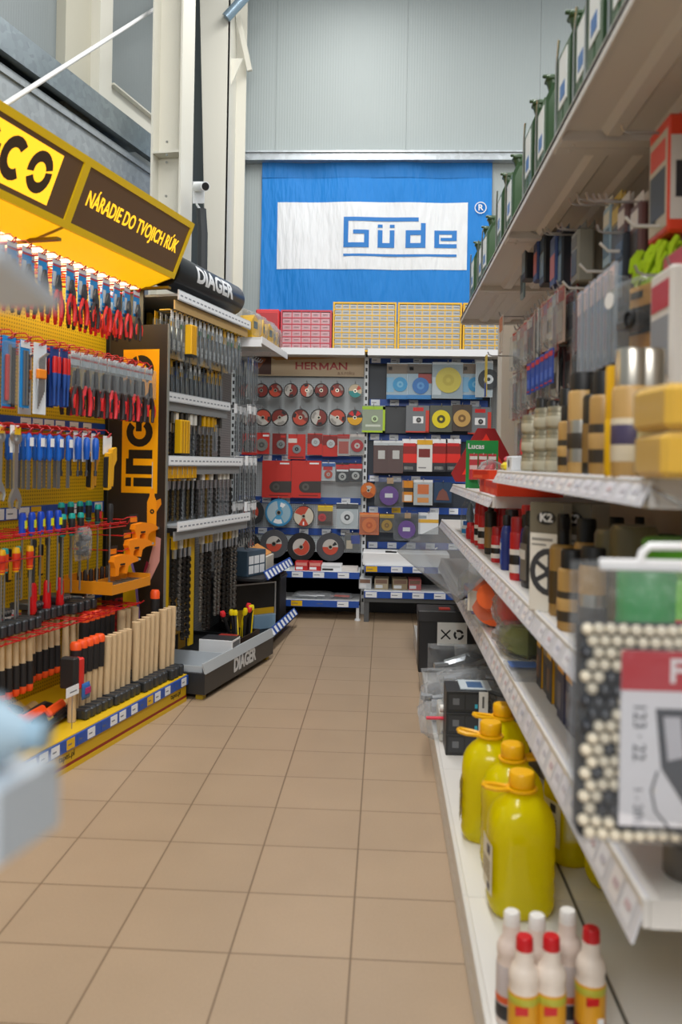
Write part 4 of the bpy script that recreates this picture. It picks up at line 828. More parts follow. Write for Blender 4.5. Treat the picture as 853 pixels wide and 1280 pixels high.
# saw blade cards
def mk_card(name, cat, w, h, base, deco=(), disc=None, clear=False, hdr=None, th=.004):
    t = proto(name, cat); m = M(base); m.box(-w/2,w/2,0,th,-h,.008); cd = m.build('card', t)
    m = M(base); n = 0
    if hdr: m.box(-w/2,w/2,-.0006,0,-.03,.008,hdr); n = 1
    for (a, b, c, d, cc) in deco: m.box(-w/2+a*w,-w/2+b*w,-.0010,0,-h+c*h,-h+d*h,cc); n = 1
    if n: m.build('printing', cd)
    if disc:
        cx, cz, r, c, c2 = disc; m = M(c); m.lathe([(r*.2,0),(r,0),(r,.004),(r*.2,.004)], 28, T=Matrix.Translation((cx*w,-.002,-h+cz*h)) @ Matrix.Rotation(PI/2,4,'X')); m.ring(cx*w,-h+cz*h,r*.18,r*.45,-.0068,-.006,n=20,m=c2); m.build('blade', t)
    if clear: M(CLEAR).box(-w/2+.003,w/2-.003,-.014,-.0005,-h+.004,-.012,b=.004).build('blister', t)
    return t
CRED = mat('#c02a20', .45); CDR = mat('#7c1a16', .42)
C1 = mk_card('saw_blade_card','saw blade',.125,.17,CRED,[(.55,.95,.86,.95,WHITE)],(-.02,.45,.052,stl('#c0c0b8', .25),stl('#7c7c78', .3)))
C2 = mk_card('saw_blade_card','saw blade',.115,.165,CDR,[(.6,.95,.84,.95,CRED)],(.12,.5,.035,stl('#b0b2b0', .25),stl('#6c6e6c', .3)))
C3 = mk_card('saw_blade_card','saw blade',.145,.20,CRED,[(.0,.5,.68,.86,mat('#d9cfc8', .4)),(.1,.9,.05,.12,CDR)],(.0,.42,.036,stl('#8c8e90', .3),BLACK))
C4 = mk_card('saw_blade_card','saw blade',.125,.17,CRED,[(0,1,.55,1,CDR)],(.05,.62,.034,stl('#d0d2d0', .2),stl('#909290', .3)))
for k, (px, p, pt) in enumerate(((312,C1,543),(328,C1,542),(349.5,C2,543),(371.5,C3,544),(394,C4,543),(413,C4,545))): bput(p, px, pt, ('red saw blade card partly behind the corner bay bags','red card with a round steel blade','dark red saw blade card with small blade','tall red saw blade card with white label','red and dark card with two toned steel blade left of its twin','red and dark card with steel blade right of its twin')[k]+', third back row', y=YI+.02*(k%2))
C5 = mk_card('wire_wheel_pack','wire wheel',.10,.17,mat('#c9bfb8', .42),[(.1,.9,.1,.7,mat('#b3574c', .5))],None,True,mat('#a8241e', .4)); bput(C5, 430, 544, 'clear pack with pale red brush left of the round red wheel pack')
C6 = mk_card('wire_wheel_pack','wire wheel',.12,.165,mat('#b8b0aa', .42),[],(0,.47,.052,mat('#b01a20', .45),stl('#c0b8b0', .3)),True); bput(C6, 447, 544, 'clear pack with a round red wheel at the right end of the third row')
C7 = mk_card('saw_blade_card','saw blade',.245,.30,CRED,[(.6,.92,.93,.97,WHITE),(.25,.9,.05,.08,CDR)]); m = M(mat('#3b3634', .5)); r = .05; m.prism([(.123,-.16)]+[(-.01+r*math.cos(a*PI/12+PI/2), -.19+r*math.sin(a*PI/12+PI/2)*.95-.02) for a in range(13)]+[(.123,-.255)], -.002,0); m.build('slot_window', C7); m = M(stl('#6a6864', .35)); m.ring(-.005,-.21,.012,.03,-.003,-.0015,n=18); m.build('blade', C7)
bput(C7, 346.5, 577, 'big red saw blade card, left one of the two large cards'); bput(C7, 383.5, 577, 'big red saw blade card, right one of the two large cards', y=YI-.015)
C8 = mk_card('brush_pack','wheel brush',.11,.145,mat('#2c2d30', .45),[(0,1,.72,1,RED),(.05,.95,.62,.74,WHITE)],(0,.33,.032,stl('#c0c0bc', .3),BLACK),True); C9 = mk_card('brush_pack','wheel brush',.11,.145,mat('#d5d8da', .45),[(0,1,.8,1,mat('#2a5fa8', .4)),(.1,.8,.6,.82,RED)],(0,.36,.034,OR_,CR),True)
bput(C9, 411, 579, 'white pack with an orange brush wheel in the fourth row of the left back bay'); bput(C8, 428.5, 581, 'black and red brush wheel pack, left one of two'); bput(C8, 445, 580, 'black and red brush wheel pack, right one of two')
RB = mat('#5d2a22', .45)
# bagged tags left of the big cards
WT = mk_sleeve(WHITE, .16, WHITE, 'tagged_bag')
for k, px in enumerate((306,312,319)): bput(WT, px, 576+3*k, 'clear bag with white tag at the left of the back bay, %s from left' % nth(k), 'tagged bags at the left of the back bay', y=YI-.1)
L1 = mk_disc('grinding_disc', .113, BK, [(0,360,.08,.60,CR),(330,560,.1,.6,OR_),(60,100,.3,.58,BK)]); L2 = mk_disc('grinding_disc', .115, mat('#2d7fb0', .5), [(0,360,.10,.88,mat('#4a9ac4', .45)),(100,230,.25,.85,mat('#a8bfca', .45)),(300,420,.3,.85,mat('#8fb0c0', .45)),(50,80,.45,.75,WHITE),(240,290,.5,.8,WHITE)])
L3 = mk_disc('grinding_disc', .088, BK, [(0,360,.08,.93,mat('#c9c2b0', .45)),(60,120,.15,.93,OR_),(240,300,.15,.93,OR_),(120,160,.1,.9,OR_),(265,275,.5,.85,WHITE)]); L4 = mk_disc('grinding_disc', .118, mat('#45464a', .65), [(0,360,.08,.55,CR),(180,360,.1,.55,OR_),(20,50,.2,.5,BK)]); L5 = mk_disc('grinding_disc', .118, mat('#141416', .6), [(0,360,.08,.60,CR),(200,420,.1,.58,OR_)])
for px, pt, p, l in ((313.5,623,L1,'black grinding disc at the left end of the fifth row'),(349,623.5,L2,'large blue grinding disc'),(380,632,L3,'smaller orange and cream grinding disc beside the blue one'),(308.5,665,L5,'black grinding disc at the left end of the lowest disc row'),(343,662,L4,'dark grey grinding disc, second in the lowest disc row'),(377,666,L5,'glossy black grinding disc, third in the lowest disc row'),(413.5,666,L4,'dark grey grinding disc at the right of the lowest disc row')): bput(p, px, pt, l)
C10 = mk_card('sanding_pack','sanding pad',.125,.165,mat('#6a5248', .45),[(0,1,.72,1,mat('#e8c21c', .4)),(.1,.9,.05,.2,mat('#443830', .5))],(-.2,.40,.033,mat('#c83a3c', .45),mat('#a02228', .45)),True); bput(C10, 407, 632, 'yellow topped pack with a red sanding wheel in the fifth row')
C11 = mk_card('wire_cup_pack','wire brush',.18,.205,mat('#d9dcde', .45),[(0,1,.80,1,mat('#3a3d42', .45))],(0,.46,.055,mat('#e8e9ea', .4),mat('#3c3f42', .45)),True); bput(C11, 434.5, 630, 'white and black pack with a round wire cup in the fifth row')
C12 = mk_card('wire_cup_pack','wire brush',.13,.14,mat('#6b6a68', .45),[(.4,1,.4,.9,mat('#3a4c9a', .4)),(.1,.5,.1,.6,mat('#c8b8a0', .4))],None,True); bput(C12, 441, 667, 'small clear pack with blue print right of the lowest disc row', rz=.3)
# shelf and base goods, left bay
zs = bz(717,YF+.02)+.006
def bbox(name, cat, px, y, zz, w, d, h, c, label, art=None, rz=0, art2=None):
    p = mk_box(name, cat, w, d, h, c, None, None, art, art2); put(p, (at(px,700,y=y).x,y,zz), rz, label); return p
for k in range(2): bbox('red_box','box',378+17*k,6.95,zs,.105,.12,.07,mat('#b81e22', .4),'low red box on the shelf below the lowest discs, %s of two' % ('left','right')[k],mat('#d98a80', .4))
bbox('white_tray','tray',415,6.97,zs,.17,.16,.05,mat('#e4e6e8', .4),'white flat carton with a black end on the shelf below the discs',mat('#c9ccce', .4),0,BLACK); bbox('white_tray','tray',438,6.97,zs,.13,.16,.03,mat('#d8d2cc', .4),'low pinkish carton at the right end of that shelf'); bbox('green_label_box','box',356,6.98,zs,.1,.12,.03,mat('#dfe8e2', .4),'flat white box with a green stripe at the left end of that shelf',mat('#3aa060', .4))
def mk_bag(name, cat, w, h, t, cols, seed, fill=None):
    t_ = proto(name, cat); r = random.Random(seed); m = M(BAG); pouch(m,w,h,t,0,0,h/2,10,None,t*.08); b = m.build('bag', t_)
    if fill: m = M(fill); pouch(m,w*.86,h*.86,t*.8,0,0,h*.42,10,None,t*.05); m.build('filling', t_)
    m = M(BLACK)
    for k in range(6):
        c = r.choice(cols); x, z = r.uniform(-w*.32,w*.32), r.uniform(-h*.3,h*.3); l = r.uniform(.2,.45)*w; a = r.uniform(-.5,.5)
        m.tube([(x-l/2*math.cos(a),r.uniform(-.1,.1)*t,z-l/2*math.sin(a)),(x,0,z),(x+l/2*math.cos(a),r.uniform(-.1,.1)*t,z+l/2*math.sin(a))], min(t*.2,h*.12)*r.uniform(.6,1), 8, c)
    m.build('contents', t_); return t_
FB = mk_bag('flat_bag','bag',.34,.2,.05,[stl('#a9abad', .3),mat('#8e9296', .4)],3); put(FB, (bx(395,6.95),6.95,zb_+.032), 0, 'flat clear bag of metal parts on the bottom shelf of the left back bay', tilt=(-PI/2,0))
FB2 = mk_bag('flat_bag','bag',.18,.14,.04,[mat('#c0281e', .4),mat('#d84a30', .4)],4); put(FB2, (bx(430,6.95),6.95,zb_+.028), 0, 'flat clear bag of red discs on the bottom shelf of the left back bay', tilt=(-PI/2,0))
# right bay
DIA = mk_card('diamond_disc_card','diamond disc',.17,.29,mat('#c9dbe6', .42),[(0,1,.72,1,mat('#8e7a66', .5)),(0,1,.0,.12,mat('#2a8ad0', .4)),(.0,.35,.2,.62,mat('#8ec4e6', .4)),(.08,.25,.82,.92,BLACK)],(.15,.42,.06,mat('#2aa0d8', .4),mat('#7cc4e8', .4)),True)
DIB = mk_card('diamond_disc_card','diamond disc',.20,.29,mat('#c2d6e4', .42),[(0,1,.72,1,mat('#6e6258', .5)),(0,1,.0,.12,mat('#2a8ad0', .4)),(.45,1,.45,.75,mat('#b03a34', .45)),(.08,.25,.82,.92,BLACK)],(.05,.38,.068,mat('#2476c4', .4),mat('#5aa0dc', .4)),True)
bput(DIA, 497, 455, 'pale blue card with a light blue diamond disc at the left of the top row'); bput(DIB, 525, 455, 'pale blue card with a dark blue disc and red flash, top right back row'); bput(DIA, 591, 455, 'pale blue card with a light blue disc right of the big yellow disc', y=YI+.02)
YDK = mk_card('diamond_disc_card','diamond disc',.25,.29,mat('#b9c4ca', .42),[(.0,.3,.1,.6,mat('#cfd8de', .4))],(.03,.52,.105,mat('#d9c64a', .42),mat('#c9b43c', .45)),True); bput(YDK, 560, 454, 'clear pack with a big pale yellow diamond disc', y=YI-.02)
BKD = mk_card('diamond_disc_card','diamond disc',.14,.29,mat('#cfd6da', .42),[],(.25,.5,.085,mat('#24272a', .5),WHITE),True); bput(BKD, 606, 452, 'clear pack with a black and white disc at the right end of the top row', y=YI-.04)
GC = mk_card('disc_card','disc',.19,.215,mat('#8f9a86', .45),[(0,1,.88,1,mat('#9cc41c', .4)),(.9,1,0,1,mat('#a8c81c', .4)),(0,1,0,.07,mat('#a8c81c', .4)),(.15,.8,.22,.3,mat('#c8d0c0', .4))],(.05,.52,.028,mat('#b8d0a0', .4),BLACK)); bput(GC, 467.5, 508, 'green edged grey disc card at the left of the second row')
GR = mk_card('disc_card','disc',.19,.215,mat('#6e7276', .45),[(.3,.75,.82,.96,RED),(.85,1,0,.85,mat('#c43a28', .4)),(0,1,0,.05,mat('#c43a28', .4)),(.3,.75,.35,.62,mat('#e4e4e4', .4))],(.05,.48,.02,mat('#2a2a2c', .4),mat('#888888', .4)))
bput(GR, 522.5, 508, 'grey disc card with a red right edge, between the empty hook and the yellow disc'); bput(GR, 600, 510, 'grey disc card with red edge at the right end of the second row', y=YI+.02)
DK = mk_card('disc_card','disc',.185,.21,mat('#3c3f42', .45),[],None); bput(DK, 495, 510, 'dark blank sheet filling the empty slot beside the green edged card', y=YI+.06)  # dark sheet added to stand in for the empty dark slot
YK = mk_card('disc_card','disc',.185,.21,mat('#55584e', .45),[],(.0,.5,.075,mat('#e0cc18', .42),mat('#4a4820', .45))); bput(YK, 552, 508, 'dark card with a bright yellow disc in the second row of the right back bay'); GK = mk_card('disc_card','disc',.16,.21,mat('#4a4038', .45),[],(.0,.5,.07,mat('#c09a58', .42),mat('#7a5a30', .45))); bput(GK, 578, 507, 'dark card with a golden disc in the second row of the right back bay')
BP = mk_card('sandpaper_pack','sandpaper',.125,.26,mat('#6b3f36', .5),[(.3,.75,.45,.72,mat('#d8d4ce', .4))],None,True,mat('#d3d6d8', .4),.015); bput(BP, 477, 552, 'brown sandpaper pack in clear bag, left one of two'); bput(BP, 495, 552, 'brown sandpaper pack in clear bag, right one of two', y=YI-.01)
WP = mk_card('drill_set_pack','drill accessory',.122,.26,mat('#8a1f1c', .42),[(0,1,.28,.56,mat('#e02c20', .4)),(0,1,.0,.27,mat('#33353a', .45)),(.15,.75,.06,.16,mat('#c8c8c4', .4)),(.1,.9,.8,.9,RED)],None,False,mat('#e9e9ea', .4),.012)
for k, px in enumerate((512.5,550.5,567)): bput(WP, px, 550, 'red and black pack with a white header beside the brown sandpaper, %s from left' % nth(k), 'red and black packs in the third row')
YW = mk_card('drill_set_pack','drill accessory',.125,.26,mat('#dcdcd8', .42),[(0,1,.85,1,mat('#e0a81c', .4)),(.1,.85,.45,.72,mat('#7a2a24', .45)),(.1,.6,.1,.14,mat('#8a8a8a', .4))],None,False,None,.012); bput(YW, 531.5, 550, 'white pack with an orange header among the red and black packs')
OD = mk_disc('flap_disc', .066, mat('#b5642a', .55), [(0,360,.1,.9,mat('#c86a2a', .5)),(40,120,.2,.6,CR),(200,320,.3,.85,mat('#a84c1c', .5))]); bput(OD, 461, 603, 'orange flap disc at the left of the fourth row of the right back bay')
def mk_purple():
    t = proto('felt_pad_bag', 'felt pad'); m = M(mat('#6a3f96', .6)); m.lathe([(0,0),(.078,0),(.08,.012),(.078,.02),(0,.02)], 28, T=Matrix.Translation((.0,.008,-.15)) @ Matrix.Rotation(PI/2,4,'X')); m.build('pad', t); M(WHITE).box(-.035,.03,-.016,-.0125,-.165,-.13).build('tag', t); M(mat('#b08a58', .5)).box(-.02,.035,.0,.004,-.05,.0).build('header', t); m = M(BAG); pouch(m,.24,.25,.07,0,0,.0); m.build('bag', t); return t
PU = mk_purple(); bput(PU, 487, 597, 'clear bag with a purple felt pad in the fourth row'); bput(PU, 509, 641, 'clear bag with a purple felt pad in the fifth row', sc=.92)
YC2 = mk_card('sander_pack','sanding pad',.09,.17,mat('#d88a1c', .45),[(.2,.9,.05,.35,mat('#e4e0d8', .4)),(0,1,.5,.7,mat('#3a3028', .5))]); bput(YC2, 510, 602, 'orange and black narrow pack right of the purple felt pad', y=YI+.02)
WB = mk_card('sanding_block_pack','sanding block',.155,.20,mat('#dfe0e0', .42),[(.2,.8,.45,.85,mat('#e87a38', .45)),(.2,.8,.1,.3,mat('#f0a050', .45))],None,True); bput(WB, 529.5, 601, 'white blister with an orange sanding block'); TB_ = mk_card('triangle_pad_pack','sanding pad',.145,.16,mat('#25405e', .45),[]); m = M(mat('#7a4a40', .5)); m.prism([(-.055,-.14),(.055,-.14),(.03,-.07),(0,-.045),(-.03,-.07)], -.004,0); m.build('pad', TB_); bput(TB_, 554, 604, 'dark blue pack with a brown triangular sanding pad')
OP = mk_card('flap_wheel_pack','flap wheel',.16,.175,mat('#d86a2c', .45),[(0,1,.85,1,mat('#e08a50', .45))],(0,.45,.06,mat('#e2793a', .5),mat('#c85a20', .5)),True); bput(OP, 462, 642, 'clear pack with a round orange flap wheel at the left of the fifth row'); GP = mk_card('flap_wheel_pack','flap wheel',.12,.15,mat('#4a4640', .45),[(0,1,.8,1,mat('#c8a020', .45))],(0,.4,.045,mat('#b08a30', .5),mat('#80602a', .5)),True); bput(GP, 484, 643, 'dark pack with a golden wheel beside the orange flap wheel')
WC = mk_card('white_pack','pack',.165,.17,mat('#d9dde0', .42),[(0,1,.55,.72,mat('#d8a83c', .4)),(0,.4,.75,.9,mat('#8a98a4', .4))]); bput(WC, 536, 642, 'white card with a yellow band at the right of the fifth row')
zr = bz(708,YF-.02)+.006
def bigbox():
    t = thing('shallow_carton', 'low white box with two tiny black parts on top, right back bay', 'box', (at(505,700,y=6.95).x,6.95,zr)); M(mat('#eceded', .45)).box(-.33,.36,-.11,.18,0,.10,b=.004).build('carton', t); m = M(BLACK); m.box(-.15,-.10,-.09,-.05,.10,.112); m.box(-.10,-.06,-.1,-.06,.10,.11); m.build('part', t)
bigbox()
zq = bz(740,YF-.06)+.006
for k, (px, w, c, l) in enumerate(((458,.10,'#d5d8da','white small carton at the left'),(478,.11,'#b9a98c','tan small carton with a lid, second'),(500,.12,'#a3906f','open tan carton in the middle'),(519,.10,'#c26a6a','red and white small carton at the right'))): bbox('small_carton','box',px,6.96,zq,w,.16,.085,mat(c, .45),l+' on the lowest right back shelf',mat('#8a6a58', .5),R_.uniform(-.1,.1))
# assortment cabinets on top
def mk_cabinet(name, w, h, frame, pane, nx, nz):
    t = proto(name, 'drawer cabinet'); m = M(frame); d = .16; b = .014
    m.box(-w/2,w/2,0,d,0,b); m.box(-w/2,w/2,0,d,h-b,h); m.box(-w/2,-w/2+b,0,d,b,h-b); m.box(w/2-b,w/2,0,d,b,h-b); m.box(-w/2+b,w/2-b,d-.005,d,b,h-b); m.build('frame', t)
    cw, ch = (w-2*b)/nx, (h-2*b)/nz; m = M(frame)
    for i in range(1,nz): m.box(-w/2+b,w/2-b,.001,d-.01,b+i*ch-.004,b+i*ch+.004)
    for i in range(1,nx): m.box(-w/2+b+i*cw-.0035,-w/2+b+i*cw+.0035,.002,d-.01,b,h-b)
    m.build('divider', t)
    dr = M(pane); dr.box(-cw/2+.003,cw/2-.003,.004,.10,.003,.006); dr.box(-cw/2+.003,cw/2-.003,.003,.005,.003,ch-.006); dr.box(-cw/2+.003,-cw/2+.005,.005,.1,.006,ch-.012); dr.box(cw/2-.005,cw/2-.003,.005,.1,.006,ch-.012); dr.box(-.02,.02,-.006,.003,ch*.55,ch*.55+.004)
    o0 = dr.build('drawer', t); n = 0
    for j in range(nz):
        for i in range(nx):
            o = o0 if n == 0 else o0.copy()
            if n: COL.objects.link(o)
            n += 1; o.location = (-w/2+b+(i+.5)*cw, 0, b+j*ch)
    return t
zc = zt+.013; YCB = 6.95
FRO = mat('#ccd2d4', .25, 0); fr = bpy.data.materials.new('frosted_plastic'); fr.use_nodes = True; q = fr.node_tree.nodes['Principled BSDF']; q.inputs['Base Color'].default_value = (.52,.54,.54,1); q.inputs['Roughness'].default_value = .25; q.inputs['Alpha'].default_value = .72
FRR = fr.copy(); FRR.node_tree.nodes['Principled BSDF'].inputs['Base Color'].default_value = (.70,.38,.42,1)
def wpx(a, b): return at(b,400,y=YCB).x-at(a,400,y=YCB).x
def hpx(a, b): return at(460,a,y=YCB).z-at(460,b,y=YCB).z
CY = mk_cabinet('drawer_cabinet', wpx(416.5,496), hpx(368,430), mat('#e8b414', .4), fr, 8, 8); CRD = mk_cabinet('drawer_cabinet', wpx(351,415), hpx(377,428.5), mat('#c8384a', .4), FRR, 5, 6)
put(CRD, (at(383,400,y=YCB).x,YCB,zc), 0, 'small drawer cabinet with a red frame on top of the left back bay')
put(CY, (at(456,400,y=YCB).x,YCB,zc), 0, 'drawer cabinet with a yellow frame next to the red one, left of the yellow ones', 'yellow drawer cabinets'); put(CY, (at(537.5,400,y=YCB).x,YCB,zc), 0, 'drawer cabinet with a yellow frame, in the middle of the three yellow ones', 'yellow drawer cabinets'); put(CY, (at(619.5,400,y=YCB).x,YCB,zc), 0, 'drawer cabinet with a yellow frame half hidden by the right top shelf', 'yellow drawer cabinets')
t = thing('red_case', 'plain red plastic case left of the red drawer cabinet on top of the back bay', 'case', (at(335,400,y=YCB).x,YCB,zc)); M(mat('#d8383c', .4)).box(-.10,.095,0,.2,0,hpx(376,428),b=.008).build('body', t); M(mat('#b8282e', .4)).box(-.085,.08,-.004,0,.03,hpx(376,428)-.03).build('front_panel', t)
# ============================================================ RIGHT GONDOLA
XB = .80; Y0, Y9 = 1.31, 6.01; XF = .40
t = thing('gondola_shelving', 'long white metal shelving filling the right side of the aisle', 'display shelf', (XB,(Y0+Y9)/2,0)); RG = t
def gx(x): return x-XB
def gy(y): return y-(Y0+Y9)/2
def gb(m, x0, x1, y0, y1, z0, z1, c=None, b=0): return m.box(gx(x0),gx(x1),gy(y0),gy(y1),z0,z1,c,b)
SH2 = mat('#dcdad6', .4); LBL = mat('#cfd0d6', .35)
m = M(mat('#c2b4a2', .5)); gb(m,XB,XB+.02,.6,Y9,.1,2.3); m.build('back_panel', t)
def price(m, x, y0, y1, z0, z1, sd, tilt=.018):
    r = random.Random(sd); y = y0
    while y < y1-.01:
        ye = min(y+.94, y1); vs = [(gx(x-.004),gy(y+.004),z0),(gx(x-.004),gy(ye-.004),z0),(gx(x+tilt),gy(ye-.004),z1),(gx(x+tilt),gy(y+.004),z1)]
        m.add(vs+[(a+.004,b,c) for a,b,c in vs], [(0,1,2,3),(4,7,6,5),(0,4,5,1),(3,2,6,7),(0,3,7,4),(1,5,6,2)], LBL)
        yy = y+.03
        while yy < ye-.07:
            f0, f1 = .25, .75; q = lambda f, o: gx(x-.004+(tilt+.004)*f-o)
            m.add([(q(.15,.0008),gy(yy),z0+(z1-z0)*.15),(q(.15,.0008),gy(yy+.055),z0+(z1-z0)*.15),(q(.85,.0008),gy(yy+.055),z0+(z1-z0)*.85),(q(.85,.0008),gy(yy),z0+(z1-z0)*.85)], [(0,1,2,3)], mat(r.choice(('#e2e3e8','#dcdce4','#e6e2e2')), .4))
            m.add([(q(.35,.0012),gy(yy+.01),z0+(z1-z0)*.4),(q(.35,.0012),gy(yy+.04),z0+(z1-z0)*.4),(q(.55,.0012),gy(yy+.04),z0+(z1-z0)*.55),(q(.55,.0012),gy(yy+.01),z0+(z1-z0)*.55)], [(0,1,2,3)], mat(r.choice(('#bdbac2','#c4b0b4','#b4b5c0')), .5)); yy += r.choice((.07,.085,.10))
        y = ye
    return m
def shelf(x, y0, y1, z, h, sd):        # z = top of the shelf plate
    y = y0
    while y < y1-.01:
        ye = min(y+.94, y1); m = M(SH2); gb(m,x+.012,XB,y+.0015,ye-.0015,z-.012,z); gb(m,x,x+.012,y+.0015,ye-.0015,z-.045,z,None,.002)
        for yy in (y+.0015, ye-.0165): gb(m,x+.012,XB,yy,yy+.015,z-.045,z-.012)
        for xx in (x+.14,x+.28): gb(m,xx,xx+.035,y+.02,ye-.02,z-.020,z-.012)
        m.build('shelf', t); y = ye
    price(M(LBL),x-.012,y0,y1,z-h,z+.002,sd).build('price_rail', t)
ZU, ZUF, ZM, ZL, ZD, ZT = 1.235, 1.140, .872, .602, .125, 2.115
shelf(XF,Y0,3.08,ZU,.042,1); shelf(XF,3.19,5.07,ZUF,.042,2); shelf(XF,Y0,Y9,ZM,.05,3); shelf(XF,Y0,Y9,ZL,.07,4)
# high shelf with pressed ribs underneath
for i in range(-1,4):
    y = Y0+.94*i; m = M(mat('#d3cfca', .42)); gb(m,.43,XB,y+.002,y+.938,ZT-.012,ZT); gb(m,.43,.436,y+.002,y+.938,ZT-.028,ZT+.004)
    for yy in (y+.002,y+.888): gb(m,.436,XB,yy,yy+.05,ZT-.036,ZT-.012)
    for xx in (.53,.66): m.prism([(0,0),(.012,-.016),(.048,-.016),(.06,0)], gy(y+.06), gy(y+.88)) if 0 else m.add([(gx(xx),gy(a),ZT-.012) for a in (y+.06,y+.88)]+[(gx(xx+.015),gy(a),ZT-.028) for a in (y+.06,y+.88)]+[(gx(xx+.05),gy(a),ZT-.028) for a in (y+.06,y+.88)]+[(gx(xx+.065),gy(a),ZT-.012) for a in (y+.06,y+.88)], [(0,1,3,2),(2,3,5,4),(4,5,7,6),(0,2,4,6),(1,7,5,3)])
    for yy in (y+.02,y+.92): m.lathe([(.005,0),(.005,-.003)], 8, at=(gx(.47),gy(yy),ZT-.036))
    m.build('top_shelf', t)
# base deck
y = .55
while y < Y9-.02:
    ye = min(y+.94+(.76-.94 if y < 1 else 0), Y9); m = M(SH2); gb(m,.235,.505,y+.001,ye-.001,ZD-.015,ZD); gb(m,.515,XB,y+.001,ye-.001,ZD-.015,ZD); gb(m,.505,.515,y,ye,ZD-.02,ZD-.006,mat('#6a6862', .5))
    gb(m,.222,.236,y+.001,ye-.001,.004,ZD+.004,mat('#d5d3ce', .4),.002); m.build('base_deck', t); y = ye
price(M(LBL),.226,.55,Y9,.045,.115,9,-.001).build('price_rail', t)
for y in (Y0,2.25,3.19,4.13,5.07,Y9): m = M(mat('#c9c5bc', .45)); gb(m,XB-.025,XB+.0,y-.02,y+.02,0,2.3); m.build('upright', t)
m = M(mat('#b98f6a', .5)); gb(m,.83,.87,Y9-.0,Y9+.03,.1,2.05); m.build('end_frame', t)
RHK = M(stl('#b4b2ae', .3)); RHK.tube([(0,0,0),(-.27,0,0),(-.285,0,.006),(-.29,0,.02)], .0032, 5); rh0 = RHK.build('hook', t); rhn = [0]
def rhook(y, z):
    o = rh0 if rhn[0] == 0 else rh0.copy()
    if rhn[0]: COL.objects.link(o)
    rhn[0] += 1; o.location = (0,gy(y),z)
# ---- jerry cans on the high shelf
def mk_jerry():
    t = proto('jerry_can', 'jerry can'); c = mat('#3f5c3c', .4); h = .43
    m = M(c); prof = [(-.155,.0),(.155,.0),(.172,.02),(.172,h-.07),(.14,h-.015),(.06,h),(-.10,h),(-.15,h-.02),(-.172,h-.075),(-.172,.02)]     # side outline in local y,z
    n = len(prof); hw = .072
    lay = [(-hw,.93),(-hw-.008,1),(-.010,1),(-.006,.975),(.006,.975),(.010,1),(hw+.008,1),(hw,.93)]; vs = []
    for x, s in lay: vs += [(x, y*s, h/2+(z-h/2)*s) for y, z in prof]
    m.add(vs, [[j*n+i,j*n+(i+1)%n,(j+1)*n+(i+1)%n,(j+1)*n+i] for j in range(len(lay)-1) for i in range(n)]+[list(range(n)),[(len(lay)-1)*n+i for i in range(n)]]); m.build('body', t)
    m = M(c)
    for x in (-.05,0,.05): m.tube([(x,-.13,h-.02),(x,-.12,h+.03),(x,.0,h+.035),(x,.03,h-.0)], .009, 6)
    m.build('handle', t); m = M(mat('#35502f', .4)); m.cyl((0,-.12,h-.03),(0,-.135,h+.03),.022,.024,12); m.box(-.028,.028,-.16,-.11,h+.022,h+.042,b=.006); m.box(-.008,.008,-.17,-.10,h+.04,h+.052,b=.003); m.build('cap', t)
    M(mat('#e2e6e4', .4)).box(-.05,.05,-.1745,-.171,.17,.34).box(-.03,.03,-.1755,-.1745,.19,.24,mat('#2a6ab0', .4)).build('label', t)
    m = M(stl('#c9ccce', .3)); m.tube([(-.078,-.176,.04),(-.078,-.176,h-.09),(-.03,-.18,h-.03)], .004, 5); m.build('wire', t); return t
JC = mk_jerry(); jy = [(4.86,.63),(4.55,.64),(4.36,.64),(3.72,.63),(3.50,.64),(2.98,.63),(2.79,.64),(2.40,.63),(2.22,.64),(2.04,.63),(1.86,.64),(1.68,.63),(1.50,.64)]
for k, (y, x) in enumerate(jy): put(JC, (x,y,ZT), RR+R_.uniform(-.05,.05), 'green metal jerry can on the high shelf, %s from the far end' % nth(k), 'jerry cans on the high shelf', sc=(.95,.9,.83))
# ---- bottles and cans
def mk_can(name, cat, r, h, body, cap, capr=.85, caph=.2, lab=None, lab2=None, n=18):
    t = proto(name, cat); hb = h*(1-caph)
    bo = M(body).lathe([(r*.9,0),(r,.006),(r,hb-r*.35),(r*.93,hb-r*.15),(r*.72,hb)], n).build('body', t)
    M(cap).lathe([(r*capr,hb-.002 if capr < .8 else hb-r*.3),(r*capr,h-.006),(r*capr*.9,h)], n).build('cap', t)
    if lab:
        m = M(lab); m.lathe([(r+.0005,h*.12),(r+.0008,h*.13),(r+.0008,hb*.62),(r+.0005,hb*.63)], n)
        if lab2: m.lathe([(r+.001,h*.25),(r+.0013,h*.255),(r+.0013,h*.40),(r+.001,h*.405)], n, m=lab2)
        m.build('label', bo)
    return t
def mk_flat(name, cat, w, d, h, body, cap, lab=None, neck=.35):
    t = proto(name, cat); hb = h*.82; m = M(body); k = 14; vs = []
    for z, s in ((0,.92),(.006,1),(hb*.8,1),(hb*.95,.75),(hb,neck)):
        for i in range(k): a = 2*PI*i/k; ca, sa = math.cos(a), math.sin(a); vs.append((w/2*s*math.copysign(abs(ca)**.5,ca), d/2*s*math.copysign(abs(sa)**.5,sa), z))
    m.add(vs, [[j*k+i,j*k+(i+1)%k,(j+1)*k+(i+1)%k,(j+1)*k+i] for j in range(4) for i in range(k)]+[list(range(k)),[4*k+i for i in range(k)]], None, True); bo = m.build('body', t)
    M(cap).lathe([(w*.26,hb-.002),(w*.26,h-.004),(w*.2,h)], 14).build('cap', t)
    if lab: M(lab).box(-w*.40,w*.40,-d/2-.001,-d/2+.002,hb*.12,hb*.7).box(-w*.35,w*.3,-d/2-.0016,-d/2-.001,hb*.45,hb*.6,WHITE).build('label', bo)
    return t
